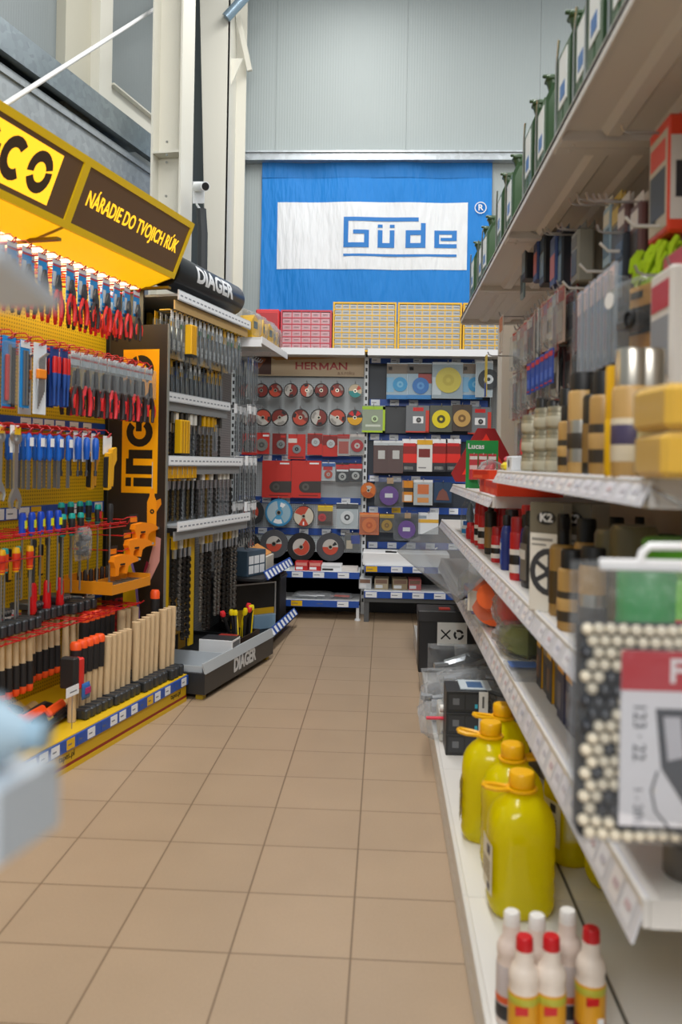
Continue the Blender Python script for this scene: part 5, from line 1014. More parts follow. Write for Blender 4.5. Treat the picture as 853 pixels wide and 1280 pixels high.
AMB = mat('#b08a4e', .35); AMB2 = mat('#c39d60', .4); SLV = stl('#c2bdb2', .3); DKC = mat('#1b1b1d', .4); RD = mat('#c21c22', .38); NAVY = mat('#1d2f78', .4)
cn = dict(
 red=mk_can('spray_can','spray can',.028,.20,RD,mat('#a8161c', .4),.9,.22,mat('#e4e0dc', .4),mat('#1d1d1f', .4)), blk=mk_can('spray_can','spray can',.028,.22,DKC,DKC,.85,.25,mat('#5a1c1c', .4)), blk2=mk_can('tall_bottle','bottle',.026,.22,mat('#26241f', .4),BLACK,.5,.2,mat('#8a6a3a', .4)),
 amb=mk_can('spray_can','spray can',.030,.22,AMB,BLACK,.8,.22,mat('#3a3228', .4),AMB2), amb2=mk_can('spray_can','spray can',.033,.21,AMB2,BLACK,.9,.16,SLV,mat('#3a3228', .4)), slv=mk_can('spray_can','spray can',.033,.225,AMB2,SLV,.85,.28,mat('#d9cdb4', .4),mat('#4a4260', .4)),
 blu=mk_flat('flat_bottle','bottle',.055,.04,.20,NAVY,BLACK,mat('#2c4fa8', .4)), wht=mk_flat('flat_bottle','bottle',.06,.045,.22,mat('#dcdad4', .4),mat('#d8c8b0', .4),mat('#c8342c', .4)), rdf=mk_flat('flat_bottle','bottle',.06,.045,.21,RD,RD,mat('#e8e4e0', .4)), bkf=mk_flat('flat_bottle','bottle',.065,.045,.24,mat('#2a2a2c', .4),BLACK,mat('#7c7870', .4)),
 mini=mk_can('small_bottle','bottle',.022,.075,mat('#d8dde0', .35),mat('#2a6ac0', .4),.7,.3,mat('#2a8ac8', .4)), mred=mk_can('small_bottle','bottle',.024,.085,RD,mat('#d8343a', .4),.8,.3), tube=mk_can('slim_tube','tube',.018,.15,mat('#8a1a20', .4),mat('#3a1214', .4),.9,.15,WHITE), jar=mk_can('jar','jar',.05,.13,mat('#57502f', .3),mat('#665e40', .35),.97,.2,mat('#6a5c30', .4)), gjar=mk_can('jar','jar',.055,.14,mat('#1d8a3c', .35),mat('#1d9a44', .35),.97,.3,mat('#0f5a26', .4)), ljar=mk_can('canister','canister',.06,.26,mat('#6cc01c', .4),mat('#5aa818', .4),.95,.2,mat('#c8141c', .4)), sq=mk_can('squat_can','can',.036,.058,mat('#9a947e', .35, .3),mat('#857f6a', .35, .3),.97,.12,mat('#b4ae98', .4)), ylw=mk_can('tall_yellow_bottle','bottle',.026,.20,mat('#f0bc08', .4),mat('#e8b000', .4),.97,.45), pist=mk_can('trigger_bottle','bottle',.034,.24,mat('#a07c40', .35),BLACK,.45,.3,mat('#4a3a22', .4)))
m = M(BLACK); m.box(-.03,.02,-.012,.012,.20,.235,b=.004); m.tube([(-.03,0,.225),(-.06,0,.222)], .008, 6); m.box(-.03,-.02,-.008,.008,.165,.2); m.build('trigger', cn['pist'])
def rp(key, px, x, z, label, group=None, dx=0, sc=None, rz=None):
    y = at(px, 700, x=x).y; return put(cn[key], (x+dx,y,z), RR+(R_.uniform(-.3,.3) if rz is None else rz), label, group, sc)
mid = [('mini',582,.45,'tiny white and blue bottle at the far end of the middle shelf',None),('mred',588,.45,'small red capped bottle, left of a pair on the middle shelf',None),('mred',594,.45,'small red capped bottle, right of a pair on the middle shelf',None),('red',600,.46,'red can with white label, farthest of the front line on the middle shelf',None),('red',605,.46,'red can with white label right behind the tall black bottle',None),('blk2',613,.46,'tall black bottle standing in front of red cans on the middle shelf',(1,1,1.05)),('rdf',619,.50,'red flat bottle behind the small red and white spray can',None),('red',622,.45,'small red and white spray can at the shelf edge',(.9,.9,.7)),('blu',633,.45,'blue flat bottle, narrow, on the middle shelf edge',None),('blk',639,.47,'black can with dark red label beside the blue bottle',None),('wht',641,.53,'white flat bottle with red label behind the blue bottle',(1,1,1.1)),('red',648,.45,'red and white striped can beside the blue bottle on the middle shelf',(1,1,1.05)),('blu',657,.47,'blue and black bottle with pale cap left of the dark red tube',(1,1,1.1)),('bkf',663,.46,'black flat bottle with grey label on the middle shelf',None),('tube',673,.45,'slim dark red tube beside the grey and white cartons',None),('rdf',667,.53,'red flat bottle in the second line behind the black flat bottle',(1,1,1.15)),('pist',704,.46,'amber trigger bottle with black spray head before the white carton',(1,1,1.08)),('amb',716,.44,'amber can with pale label right of the trigger bottle, cap hidden',(1.1,1.1,.85)),('amb',733,.50,'amber can with black cap behind the trigger bottle',(1,1,1.15)),('amb2',744,.45,'amber can partly hidden by the bead cover bag',None),('jar',772,.50,'dark jar, left one of two on the middle shelf',(1,1,1.9)),('jar',792,.52,'dark jar, right one of two on the middle shelf',(1,1,2.0)),('gjar',812,.45,'green jar behind the white bag handle',(1,1,1.5)),('ljar',846,.50,'lime green canister with red label at the right edge of the picture',None)]
for k, px, x, l, sc in mid: rp(k, px, x, ZM, l, None, 0, sc)
t = thing('clear_jug', 'clear plastic jug at the far end of the middle shelf', 'jug', (.50,5.0,ZM)); M(CLEAR).lathe([(.05,0),(.055,.01),(.055,.13),(.03,.18),(.025,.2)], 16).build('body', t); M(mat('#8fa4b8', .3)).lathe([(.02,.02),(.022,.1),(.01,.16)], 10).build('insert', t)
t = thing('clear_case', 'clear plastic cylinder behind the clear jug on the middle shelf', 'case', (.60,5.3,ZM)); M(CLEAR).lathe([(.07,0),(.072,.01),(.072,.21),(.07,.22)], 20).build('tube', t); M(mat('#cfd4d8', .3)).lathe([(.06,.205),(.072,.225)], 20).build('lid', t)
# more red bottles crowding the far half of the middle shelf
for k, (px, key, h) in enumerate(((598,'rdf',1.0),(603,'rdf',1.05),(609,'red',1.1),(616,'red',1.15),(624,'rdf',1.15),(630,'red',1.1),(637,'rdf',1.1),(644,'red',1.2),(653,'rdf',1.15),(660,'red',1.2))):
    rp(key, px, .52, ZM, 'red bottle behind the front bottles of the middle shelf, %s from far end' % nth(k), 'red bottles behind the front line', 0, (1,1,h))
# second and third lines on the middle shelf
r = random.Random(5); keys = ['red','rdf','blk','red','wht','bkf','rdf','blk2','amb','red']; n = 0
for row, x in enumerate((.60,.69)):
    y = 1.9
    while y < 4.7:
        k = r.choice(keys if y > 2.9 else ['amb','blk2','bkf','amb2','amb']); put(cn[k], (x,y,ZM), RR+r.uniform(-.3,.3), 'bottle or can in the %s line of the middle shelf, %s from near end' % (('second','back')[row], nth(n)), 'bottles in the back lines of the middle shelf', (1,1,r.uniform(.9,1.15))); y += r.uniform(.095,.14); n += 1
    n = 0
KB = mk_box('wheel_cleaner_carton','box',.105,.085,.285,mat('#e4e0d6', .42),mat('#6e6858', .45),mat('#d9d3c4', .42)); m = M(mat('#6e6858', .45)); m.box(-.0525,.0525,-.0432,-.0424,.205,.285); m.use(mat('#17171a', .4)); m.T = Matrix.Translation((0,0,.245)) @ Matrix.Diagonal((1,1,.6,1)); m.ring(0,0,.001,.030,-.0440,-.0432); m.T = Matrix(); m.text('K2', .030, (0,-.0448,.245), WHITE, bold=.001, sx=1.2); m.build('top_band', KB)
m = M(mat('#3a3c42', .35)); m.ring(.012,.105,.046,.062,-.0440,-.0424); 
for k in range(6): a = k*PI/3; m.T = Matrix.Translation((.012,0,.105)) @ Matrix.Rotation(a,4,'Y'); m.box(-.006,.006,-.0436,-.0424,.0,.05)
m.T = Matrix(); m.ring(.012,.105,.001,.015,-.0444,-.0424); m.use(mat('#8f8d88', .4)); m.box(-.045,.02,-.0432,-.0424,.185,.192); m.box(-.045,.0,-.0432,-.0424,.172,.177); m.build('wheel_picture', KB)
put(KB, (.455,at(695,700,x=.455).y,ZM), RR+.75, 'white carton with a wheel picture and grey top, left one of two'); put(KB, (.52,at(733,700,x=.53).y,ZM), RR+.75, 'white carton with a wheel picture and grey top, right one of two')
# ---- near upper shelf
up = [('sq',664,.46),('sq',681,.44),('sq',697,.46)]
for i, (k, px, x) in enumerate(up):
    for j in range(3): rp(k, px, x, ZU+.0585*j, 'squat grey can on the upper shelf, %s stack from the left, %s' % (nth(i), ('bottom','middle','top')[j]), 'squat grey cans', rz=0)
ul = [('blk',676,.52,'black can behind the squat grey cans, left',(1,1,1.1)),('blk',690,.52,'black can with red mark behind the squat grey cans, middle',(1,1,1.0)),('blk',707,.50,'black capped can behind the squat grey cans, right',(1,1,1.05)),('amb',711,.45,'amber can right of the squat grey cans',(1,1,.75)),('amb2',726,.44,'amber can with a tall black cap, left of the black and silver can',(1,1,1.08)),('blk2',742,.46,'black and silver can on the upper shelf',(1.1,1.1,1.0)),('amb',753,.44,'amber can with black cap left of the yellow bottle',(1,1,.95)),('ylw',769,.42,'tall all yellow bottle on the upper shelf',(.85,.85,1)),('slv',786,.43,'pale amber can with silver shoulder right of the yellow bottle',None),('slv',807,.46,'pale amber can with silver shoulder left of the yellow sponges',None)]
for k, px, x, l, sc in ul: rp(k, px, x, ZU, l, None, 0, sc)
n = 0; r = random.Random(9); y = 1.45
while y < 3.0: put(cn[r.choice(['amb','blk','amb2','blk2','slv'])], (.60,y,ZU), RR, 'can in the back line of the upper shelf, %s from the near end' % nth(n), 'cans in the back line of the upper shelf', (1,1,r.uniform(.9,1.1))); y += r.uniform(.085,.13); n += 1
def mk_sponge():
    t = proto('sponge', 'sponge'); M(mat('#f6bd22', .8)).box(-.07,.07,-.05,.05,0,.066,b=.009).build('foam', t); M(CLEAR).box(-.072,.072,-.052,.052,-.001,.068,b=.010).build('wrapper', t); return t
SP = mk_sponge(); sy = at(845,500,x=.43).y
for j in range(2): put(SP, (.44,sy,ZU+.002+.069*j), RR+.06*j, 'big yellow sponge at the near end of the upper shelf, %s of the two' % ('lower','upper')[j])
t = thing('yellow_bag', 'pale yellow bag of cloths left of the sponges on the upper shelf', 'bag', (.47,at(815,500,x=.45).y,ZU)); M(mat('#e8dc9c', .7)).box(-.04,.04,-.02,.02,0,.12,b=.01).build('cloth', t)
t = thing('white_pack', 'small white pack at the far end of the near upper shelf', 'pack', (.47,2.93,ZU)); M(mat('#dfe3e8', .4)).box(-.05,.05,-.06,.06,0,.05,b=.004).build('box', t); M(BLACK).cyl((-.051,0,.025),(-.049,0,.025),.014,n=12).build('hole', t)
t = thing('sweet_packet', 'yellow and pink packet lying at the far end of the near upper shelf', 'packet', (.46,3.02,ZU)); M(mat('#ecd42c', .4)).box(-.05,.06,-.045,.045,0,.03,b=.01).build('packet', t); M(mat('#f0586a', .4)).box(-.04,.05,-.03,.04,.03,.05,b=.008).build('flap', t)
# ---- far upper shelf: signal triangle, file display, red cases
t = thing('warning_triangle', 'red and dark red slow vehicle triangle standing at the far upper shelf', 'warning sign', (.56,4.80,ZUF+.02)); m = M(mat('#9c161c', .35)); m.prism([(-.19,.045),(-.165,.0),(.165,.0),(.19,.045),(.048,.30),(-.048,.30)], -.006,.006); m.build('border', t); M(mat('#f03020', .35)).prism([(-.13,.04),(.13,.04),(0,.27)], -.009,-.006).build('centre', t)
t = thing('file_display', 'green Lucas card display hung with small red packs on the far upper shelf', 'display card', (.475,4.22,ZUF)); m = M(mat('#148a3c', .4)); m.box(-.078,.078,0,.006,0,.235); m.build('card', t); m = M(WHITE); m.text('Lucas', .036, (-.03,-.001,.205), bold=.0008); m.build('lettering', t)
[M(stl()).tube([(-.045+.045*k,0,.165),(-.045+.045*k,-.05,.165),(-.045+.045*k,-.055,.172)], .002, 5).build('hook', t) for k in range(3)]
def mk_rpack(): 
    t = proto('red_pack', 'pack'); M(mat('#b8343c', .4)).box(-.019,.019,0,.003,-.12,.006).box(-.018,.018,-.001,0,-.022,-.006,mat('#d8d0cc', .4)).box(-.018,.018,-.001,0,-.07,-.05,mat('#d8b8b8', .4)).build('card', t); return t
RP_ = mk_rpack()
for k in range(3):
    for j in range(2): put(RP_, (.475-.045+.045*k,4.20-.022*j,ZUF+.163), 0, 'small red pack hanging on the green Lucas display, %s from the left, %s' % (nth(k), ('back','front')[j]), 'red packs on the green display')
t = mk_bag('clear_bag','bag',.2,.14,.1,[RD,mat('#c8ccd0', .3),BLACK],12); put(t, (.47,3.85,ZUF+.07), RR, 'clear bag with red and black parts beside the green display on the far upper shelf')
RC_ = mk_box('first_aid_case','case',.19,.24,.055,mat('#e0401e', .42),mat('#d8d4d0', .4),None,mat('#c8301a', .4),mat('#e8603c', .4))
for k, y in enumerate((3.62,3.42,3.24)): put(RC_, (.53,y,ZUF), RR, 'flat orange red case on the far upper shelf, %s from the far end' % nth(k), 'orange red cases')
put(RC_, (.50,3.60,ZUF+.056), RR+.3, 'flat orange red case lying askew on top of the others', sc=(.9,.9,.7))
# ---- hooked goods under the high shelf
def rhang(p, y, z, x, label, group=None, sc=None, rz=0): rhook(y, z+.006); return put(p, (x,y,z), RR+rz, label, group, sc)
def mk_pack(name, cat, w, h, t, c, hdr, win, extra=None):
    t_ = proto(name, cat); M(c).box(-w/2,w/2,-t,0,-h,.0,b=min(t*.3,.006)).build('body', t_); M(hdr).box(-w/2,w/2,-t*.5-.001,-t*.5+.001,-.005,.035).box(-w*.4,w*.4,-t-.0012,-t,-h*.32,-h*.1).build('header', t_); M(win).box(-w*.4,w*.4,-t-.0012,-t,-h*.85,-h*.38).box(-w/2-.0008,-w/2,-t*.8,-t*.2,-h*.8,-h*.3).build('window', t_)
    return t_
HP_ = [mk_pack('hook_pack','pack',.12,.26,.045,mat('#20242c', .4),mat('#2a4a68', .4),mat('#7a94a8', .35)), mk_pack('hook_pack','pack',.11,.24,.035,mat('#26407a', .4),mat('#1d2f5a', .4),mat('#c05a48', .4)), mk_pack('hook_pack','pack',.12,.22,.05,mat('#8a8678', .45),mat('#5a564c', .45),mat('#1b1b1d', .4)), mk_pack('hook_pack','pack',.10,.25,.012,mat('#9ab4c4', .4),mat('#d8d2c0', .4),mat('#4a6a80', .4)), mk_pack('hook_pack','pack',.10,.27,.014,mat('#7a6420', .4),mat('#c8a830', .4),mat('#201c14', .4)), mk_pack('hook_pack','pack',.10,.27,.02,mat('#6a4a46', .45),mat('#d8cec4', .4),mat('#2e2426', .4))]
n = 0
for k, (px, i, x, w) in enumerate(((655,3,.52,1),(668,0,.50,1.05),(680,1,.50,1),(692,0,.52,1.1),(703,1,.50,1.15),(715,0,.52,1.1),(727,1,.54,1.15),(738,2,.52,1),(748,2,.56,1),(762,3,.52,1),(768,3,.56,1),(774,4,.52,1),(779,4,.56,1),(785,5,.52,1),(790,5,.55,1),(796,0,.53,.9),(802,5,.52,1),(808,5,.55,1))):
    x += .08; y = at(px,400,x=x).y; rhang(HP_[i], y, at(px,{0:296,1:298,2:292,3:262,4:256,5:258}[i] if px > 655 else 330,x=x).z, x, '%s pack on the hooks under the high shelf, %s from the far end' % (('dark blue tinted','navy','grey clip','pale blue thin','yellow thin','brown thin')[i], nth(k)), 'packs on the hooks under the high shelf', (.72*w,1,.70 if i < 3 else .64))
t = mk_pack('sponge_glove_pack','pack',.16,.28,.10,mat('#c9bda8', .45),mat('#e0442a', .4),mat('#2e3440', .4)); M(mat('#e0401e', .4)).box(-.086,.086,-.098,-.002,-.295,.03,b=.008).build('red_wrap', t)
o = rhang(t, 1.92, 1.985, .645, 'red and beige pack hanging at the right edge above the lime fringe', None, (.8,.55,.78)); m = M(BLACK); m.box(-.06,.02,-.0995,-.098,-.2,-.05); m.ring(-.03,-.23,.008,.02,-.1,-.098); m.use(mat('#e6ddd0', .4)); m.box(-.065,-.062,-.0995,-.098,-.25,-.02); m.build('picture', o); m = M(mat('#d8d0c8', .4)); m.box(.0862,.087,-.09,-.01,-.26,-.03); m.use(mat('#2a2a30', .4)); m.box(.087,.0875,-.07,-.02,-.2,-.1); m.build('side_print', o)
t = thing('microfibre_mop', 'lime green microfibre wash mitt hanging below the red pack', 'wash mitt', (.62,1.92,1.765), RR); m = M(mat('#b4d413', .8)); rr = random.Random(3)
for k in range(150): x, y, z = rr.uniform(-.07,.07), rr.uniform(-.05,.04), rr.uniform(-.12,.0); m.tube([(x,y,z),(x+rr.uniform(-.012,.012),y-.012,z-.02),(x+rr.uniform(-.015,.015),y-.018,z-.05)], [.007,.009,.005], 5)
m.build('fringe', t)
# middle hook rows
BL_ = [mk_card('blister_pack','blister',.08,.15,mat('#b39a8a', .45),[(0,1,.75,1,mat('#a84a3c', .45)),(.2,.8,.2,.6,mat('#a89c90', .4))],None,True), mk_card('blister_pack','blister',.07,.14,mat('#cfc4b8', .45),[(0,1,.8,1,mat('#c03028', .45)),(.1,.9,.2,.5,mat('#4a4440', .4))],None,True), mk_card('blister_pack','blister',.08,.16,mat('#a08c78', .45),[(.1,.9,.55,.9,mat('#a87a40', .45)),(.2,.8,.1,.4,mat('#6a6058', .4))],None,True), mk_card('blister_pack','blister',.09,.17,mat('#8a3a34', .45),[(0,1,.8,1,mat('#d8cfc8', .4)),(.2,.8,.2,.6,mat('#3a3432', .4))],None,True)]
WH = M(mat('#d9d4cc', .3)); n = 0; r = random.Random(21)
for z, x, y0, y1, st, prs in ((1.79,.52,2.62,3.5,.075,(0,3,1)),(1.63,.53,2.75,3.55,.07,(1,0,3)),(1.46,.54,2.1,3.55,.085,(2,3,0))):
    y = y0; k = 0
    while y < y1:
        rhook(y, z+.006)
        for j in range(3): put(BL_[prs[(k+j)%3]], (x+.045*j,y+r.uniform(-.008,.008),z), RR+r.uniform(-.2,.2), 'small carded blister in the %s hook row, hook %s from near end, %s' % ({1.79:'upper right',1.63:'middle right',1.46:'lower right'}[z], nth(k), DEP[j]), 'carded blisters in the middle hook rows', r.uniform(.95,1.2))
        y += st*r.uniform(.85,1.2); k += 1
GT = mk_card('tube_pack','tube pack',.042,.215,mat('#a8adb8', .4),[(.2,.8,.0,.66,mat('#8f98a8', .35)),(0,1,.75,1,mat('#e0c8c4', .45))],None,True,None,.008)
for k in range(6): put(GT, (.50+.0*k,at(724+8*k,430,x=.50).y,1.70), RR, 'grey blue tube on a pink headed card, %s from the left of the group' % nth(k), 'grey tube cards')
rhook(2.2,1.703); rhook(2.35,1.703)
def mk_yb():
    t = proto('air_hose_blister', 'blister pack'); M(mat('#e8a43a', .42)).box(-.065,.10,-.004,0,-.235,-.02).box(-.065,.10,-.005,-.004,-.16,-.08,BLACK).box(-.06,.0,-.0058,-.005,-.055,-.035,BLACK).build('card', t)
    m = M(BLACK); m.lathe([(.022,0),(.026,.01),(.026,.05),(.020,.055),(.016,.03)], 18, T=Matrix.Translation((.05,-.03,-.13)) @ Matrix.Rotation(PI/2,4,'X')); m.box(-.05,.02,-.06,-.006,-.15,-.125,b=.005); m.build('tool', t); M(CLEAR).box(-.085,-.07,-.07,0,-.25,.02,b=.006).build('side_flap', t); M(CLEAR).box(-.072,.105,-.075,-.004,-.245,-.01,b=.02).build('blister', t); M(mat('#e8eaea', .4)).ring(-.06,-.06,.001,.024,-.0765,-.075,n=20).build('sticker', t); return t
YB = mk_yb(); rhang(YB, 1.80, 1.645, .53, 'clear blister with a black tool on a yellow orange card hanging above the yellow bottle', None, .72, .3)
RWP = mk_pack('red_white_pack','pack',.12,.23,.05,mat('#d8d3cc', .45),mat('#b8283a', .4),mat('#8a9098', .4)); rhang(RWP, 1.60, 1.615, .55, 'white and red pack cut by the right edge above the sponges')
BT = mk_card('battery_card','blister',.035,.10,mat('#2a4aa0', .42),[(0,1,.85,1,mat('#b8303a', .4)),(.2,.8,.2,.5,mat('#4a6ac0', .4)),(.1,.9,.06,.1,mat('#b8303a', .4))])
for k in range(6): put(BT, (.50,at(661+5.5*k,467,x=.50).y,1.605), RR+.15, 'small blue and red card hanging in a tilted line, %s from the left' % nth(k), 'small blue cards')
for y in (3.0,3.25): rhook(y,1.61)
OT = mk_card('orange_tag_pack','pack',.10,.16,mat('#d8cfc4', .45),[(0,1,.6,1,mat('#d8803a', .42))]); rhang(OT, 3.95, 1.93, .52, 'orange topped card at the far end of the hooks under the high shelf')
YT = mk_card('yellow_pack','pack',.08,.2,mat('#d8c03a', .45),[(0,1,.0,.35,mat('#2a4aa0', .42))]); rhang(YT, 4.35, 1.80, .50, 'yellow and blue pack at the far end of the right hooks')
m = thing('loose_hook_rail', 'beige perforated crossbar with empty hooks under the dark packs', 'hook rail', (.775,2.35,1.78)); M(mat('#c4b096', .5)).box(-.012,.024,-.75,.75,-.03,.03).build('bar', m)
for k in range(5): M(mat('#d4cfc8', .3)).tube([(-.0,-.45+.22*k,0),(-.24,-.45+.22*k,.0),(-.26,-.45+.22*k,.02)], .004, 6).build('hook', m)
# road sign disc card beside the squat cans
t = thing('speed_sign', 'round white speed limit sticker with a red rim on the upper shelf', 'sign', (.555,3.02,ZU)); m = M(mat('#c81e24', .4)); m.ring(0,.085,.064,.085,-.004,0,n=28); m.build('rim', t); m = M(WHITE); m.ring(0,.085,.001,.064,-.003,0,n=28); m.text('60', .08, (0,-.0035,.085), BLACK, bold=.003, sx=.8); m.build('face', t)
# ---- lower shelf
YG = mk_bag('glove_bag','bag',.30,.17,.12,[mat('#e0c010', .5),BLACK,mat('#e0c010', .5)],31,mat('#8a8040', .6)); put(YG, (.47,4.25,ZL+.10), RR-.3, 'clear bag of yellow and black gloves at the far end of the lower shelf', tilt=(-.9,0))
t = thing('goggle_pack', 'black and white strapped goggles under the glove bag on the lower shelf', 'goggles', (.44,4.02,ZL)); M(BLACK).tube([(-.08,0,.03),(-.03,.01,.05),(.04,0,.045),(.08,.02,.03)], [.012,.025,.026,.012], 8).build('strap', t); M(mat('#dfe2e4', .4)).box(-.06,.05,-.02,.05,0,.03,b=.006).build('frame', t)
BX = mk_box('blue_carton','box',.20,.19,.055,mat('#26389a', .42),mat('#30408c', .42),None,mat('#c02a3a', .42),mat('#8a96d0', .4))
for k, (y, x, dz) in enumerate(((3.86,.485,0),(3.85,.475,.056),(4.10,.56,0))): put(BX, (x,y,ZL+dz), RR+.1*k, 'flat blue carton on the lower shelf, %s' % ('far one, at the bottom','far one, on top','near one')[k])
OD_ = proto('mask_bag','bag'); m = M(mat('#f0682c', .5)); m.lathe([(0,0),(.11,0),(.11,.03),(.06,.045),(.05,.12),(0,.125)], 24, T=Matrix.Translation((0,0,.11)) @ Matrix.Rotation(PI/2-.25,4,'X')); m.build('disc', OD_); M(mat('#d8d4c8', .4)).box(-.12,-.07,-.04,-.02,.06,.14).build('label', OD_); m = M(BAG); pouch(m,.27,.26,.13,0,0,.25,10,None,.004); m.build('bag', OD_)
put(OD_, (.47,3.48,ZL), -.5, 'clear bag with an orange disc leaning on the lower shelf')
RBG = mk_bag('red_bag','bag',.26,.16,.14,[mat('#c42420', .5),mat('#d83a2c', .5),mat('#a81a1a', .5)],33,mat('#d02c20', .55)); put(RBG, (.47,3.08,ZL+.150), RR, 'clear bag of red cloth lying on the green scouring pads')
GSP = mk_bag('scouring_pad_bag','bag',.28,.13,.18,[mat('#8a9048', .7),mat('#7c8440', .7),mat('#98a058', .7)],35,mat('#858c48', .8)); put(GSP, (.49,3.02,ZL+.06), RR, 'clear bag of olive green scouring pads under the red bag'); 
t = thing('flat_pouch', 'flat clear pouch with a blue print lying on the lower shelf', 'pouch', (.50,2.72,ZL), RR); M(BAG).box(-.12,.12,-.10,.10,0,.012,b=.004).build('pouch', t); M(mat('#5c7cc0', .4)).box(-.1,-.02,-.09,.0,.012,.0135).build('print', t); M(RED).box(.06,.09,-.02,.10,.012,.03).build('clip', t)
lb = [mk_box('oil_filter_carton','box',.075,.10,.20,mat('#3a352c', .45),None,mat('#6a5a40', .45),mat('#8a7a58', .42),mat('#1b1b1d', .4)), mk_box('oil_filter_carton','box',.07,.10,.22,mat('#24232a', .45),None,mat('#e0a418', .42),mat('#e0b020', .42),mat('#6a4a28', .45)), mk_box('oil_filter_carton','box',.085,.10,.23,mat('#1d2448', .45),None,mat('#2a3260', .45),mat('#e8a80c', .42),mat('#54505a', .4)), mk_box('oil_filter_carton','box',.08,.1,.22,mat('#2a2422', .45),None,mat('#d8501c', .42),mat('#e0641c', .42),mat('#8a3a1c', .4))]
for k, (y, i, x) in enumerate(((2.64,0,.53),(2.56,1,.515),(2.48,0,.52),(2.40,1,.515),(2.31,0,.52),(2.22,2,.51),(2.12,2,.51),(2.02,3,.52),(1.93,3,.51),(1.84,0,.52),(1.75,2,.52),(1.66,3,.51))): put(lb[i], (x,y,ZL), RR, '%s carton standing on the lower shelf, %s from the green scouring pads' % (('brown and black','black and yellow','navy and orange','black and orange')[i], nth(k)), 'cartons standing on the lower shelf', (1,1,R_.uniform(.95,1.05)))
t = thing('dark_cup', 'dark grey round tin at the near end of the lower shelf under the bead cover', 'tin', (.50,1.40,ZL)); M(mat('#6d665e', .45)).lathe([(.040,0),(.042,.004),(.042,.045),(.038,.05)], 20).build('body', t); M(mat('#4a443e', .45)).lathe([(.036,.05),(.034,.054)], 20).build('lid', t)
# clear folded flap under the middle shelf at its far half
t = thing('clear_flap', 'clear folded plastic sheet sloping from the middle shelf over the aisle', 'plastic sheet', (XF,4.7,.85))
def q3(px, py, z): v = at(px,py,z=z); return (v.x-XF, v.y-4.7, v.z-.85)
A1, A2 = (XF-.02-XF,6.0-4.7,.826-.85), (XF-.02-XF,3.25-4.7,.826-.85); B1, B2 = q3(515,674,.71), q3(576,749,.70); D1_, D2_ = q3(496,689,.64), q3(571,753,.66)
CP = mat('#e4e6e6', .2, 0, 'clear')
def slab(m, a, b, c, d, th=.004):
    nn = (Vector(b)-Vector(a)).cross(Vector(d)-Vector(a)).normalized()*th; vs = [Vector(v) for v in (a,b,c,d)]
    return m.add([tuple(v) for v in vs]+[tuple(v+nn) for v in vs], [(0,1,2,3),(7,6,5,4),(0,4,5,1),(1,5,6,2),(2,6,7,3),(3,7,4,0)])
slab(M(CP), A1, A2, B2, B1).build('upper_panel', t); slab(M(CP), B1, B2, D2_, D1_).build('lower_panel', t)
m = M(WHITE); c_ = Vector(A1)*.32+Vector(A2)*.18+Vector(B1)*.28+Vector(B2)*.22; e1 = (Vector(A2)-Vector(A1)).normalized()*.06; e2 = (Vector(B1)-Vector(A1)).normalized()*.025; nn = e1.cross(e2).normalized()*-.003
if nn.z < 0: nn = -nn
m.add([tuple(c_+nn*2), tuple(c_+e1+nn*2), tuple(c_+e1+e2+nn*2), tuple(c_+e2+nn*2)], [(0,1,2,3)]); m.build('sticker', t)
# ---- base deck goods
t = thing('battery', 'black battery carton with white recycling symbols at the far end of the base deck', 'battery', (.37,4.75,ZD)); m = M(mat('#1d1d1f', .45)); m.box(-.17,.20,-.09,.12,0,.33,b=.004); m.build('box', t); M(mat('#2c2c2e', .45)).box(-.175,.205,-.095,.125,.275,.335,b=.004).build('lid', t); m = M(mat('#cfcfcb', .45)); m.box(-.07,.09,-.0965,-.09,.15,.275); m.use(BLACK)
for a in (.78,-.78): m.T = Matrix.Translation((-.025,-.005,.21)) @ Matrix.Rotation(a,4,'Y'); m.box(-.035,.035,-.0925,-.0915,-.004,.004)
m.T = Matrix(); [m.ring(.045,.21,.016,.028,-.0975,-.0965,a,a+100) for a in (20,140,260)]; m.build('label', t); M(mat('#c83c30', .4)).box(-.06,.0,-.05,.0,.335,.342).build('red_tag', t)
CBG = [mk_bag('tool_bag','bag',.34,.20,.13,[stl('#b8babc', .25),mat('#8c9094', .4),BLACK,mat('#d8dadc', .4)],50+k) for k in range(4)]
m = M(mat('#d8344a', .4)); m.box(-.15,.12,-.07,-.064,-.10,-.085); m.build('stripe', CBG[1])
for k, (x, y, z, rz, tl) in enumerate(((.40,4.30,.26,.1,.0),(.36,3.98,.22,.5,-.5),(.34,3.78,.21,-.2,-1.15),(.42,3.66,.30,.3,-1.0),(.52,4.10,.30,.2,-.4),(.33,3.60,.185,.1,-1.3),(.43,3.54,.20,-.4,-1.2))):
    put(CBG[k%4], (x,y,z), RR+PI/2+rz*.5, 'clear bag of metal tools in the pile on the base deck, %s from the battery' % nth(k), 'bags of tools on the base deck', tilt=(tl,0))
t = thing('black_roll', 'black round roll lying in the pile of tool bags', 'roll', (.30,4.18,ZD)); M(BLACK).lathe([(.03,0),(.075,0),(.075,.05),(.03,.05)], 24).build('roll', t)
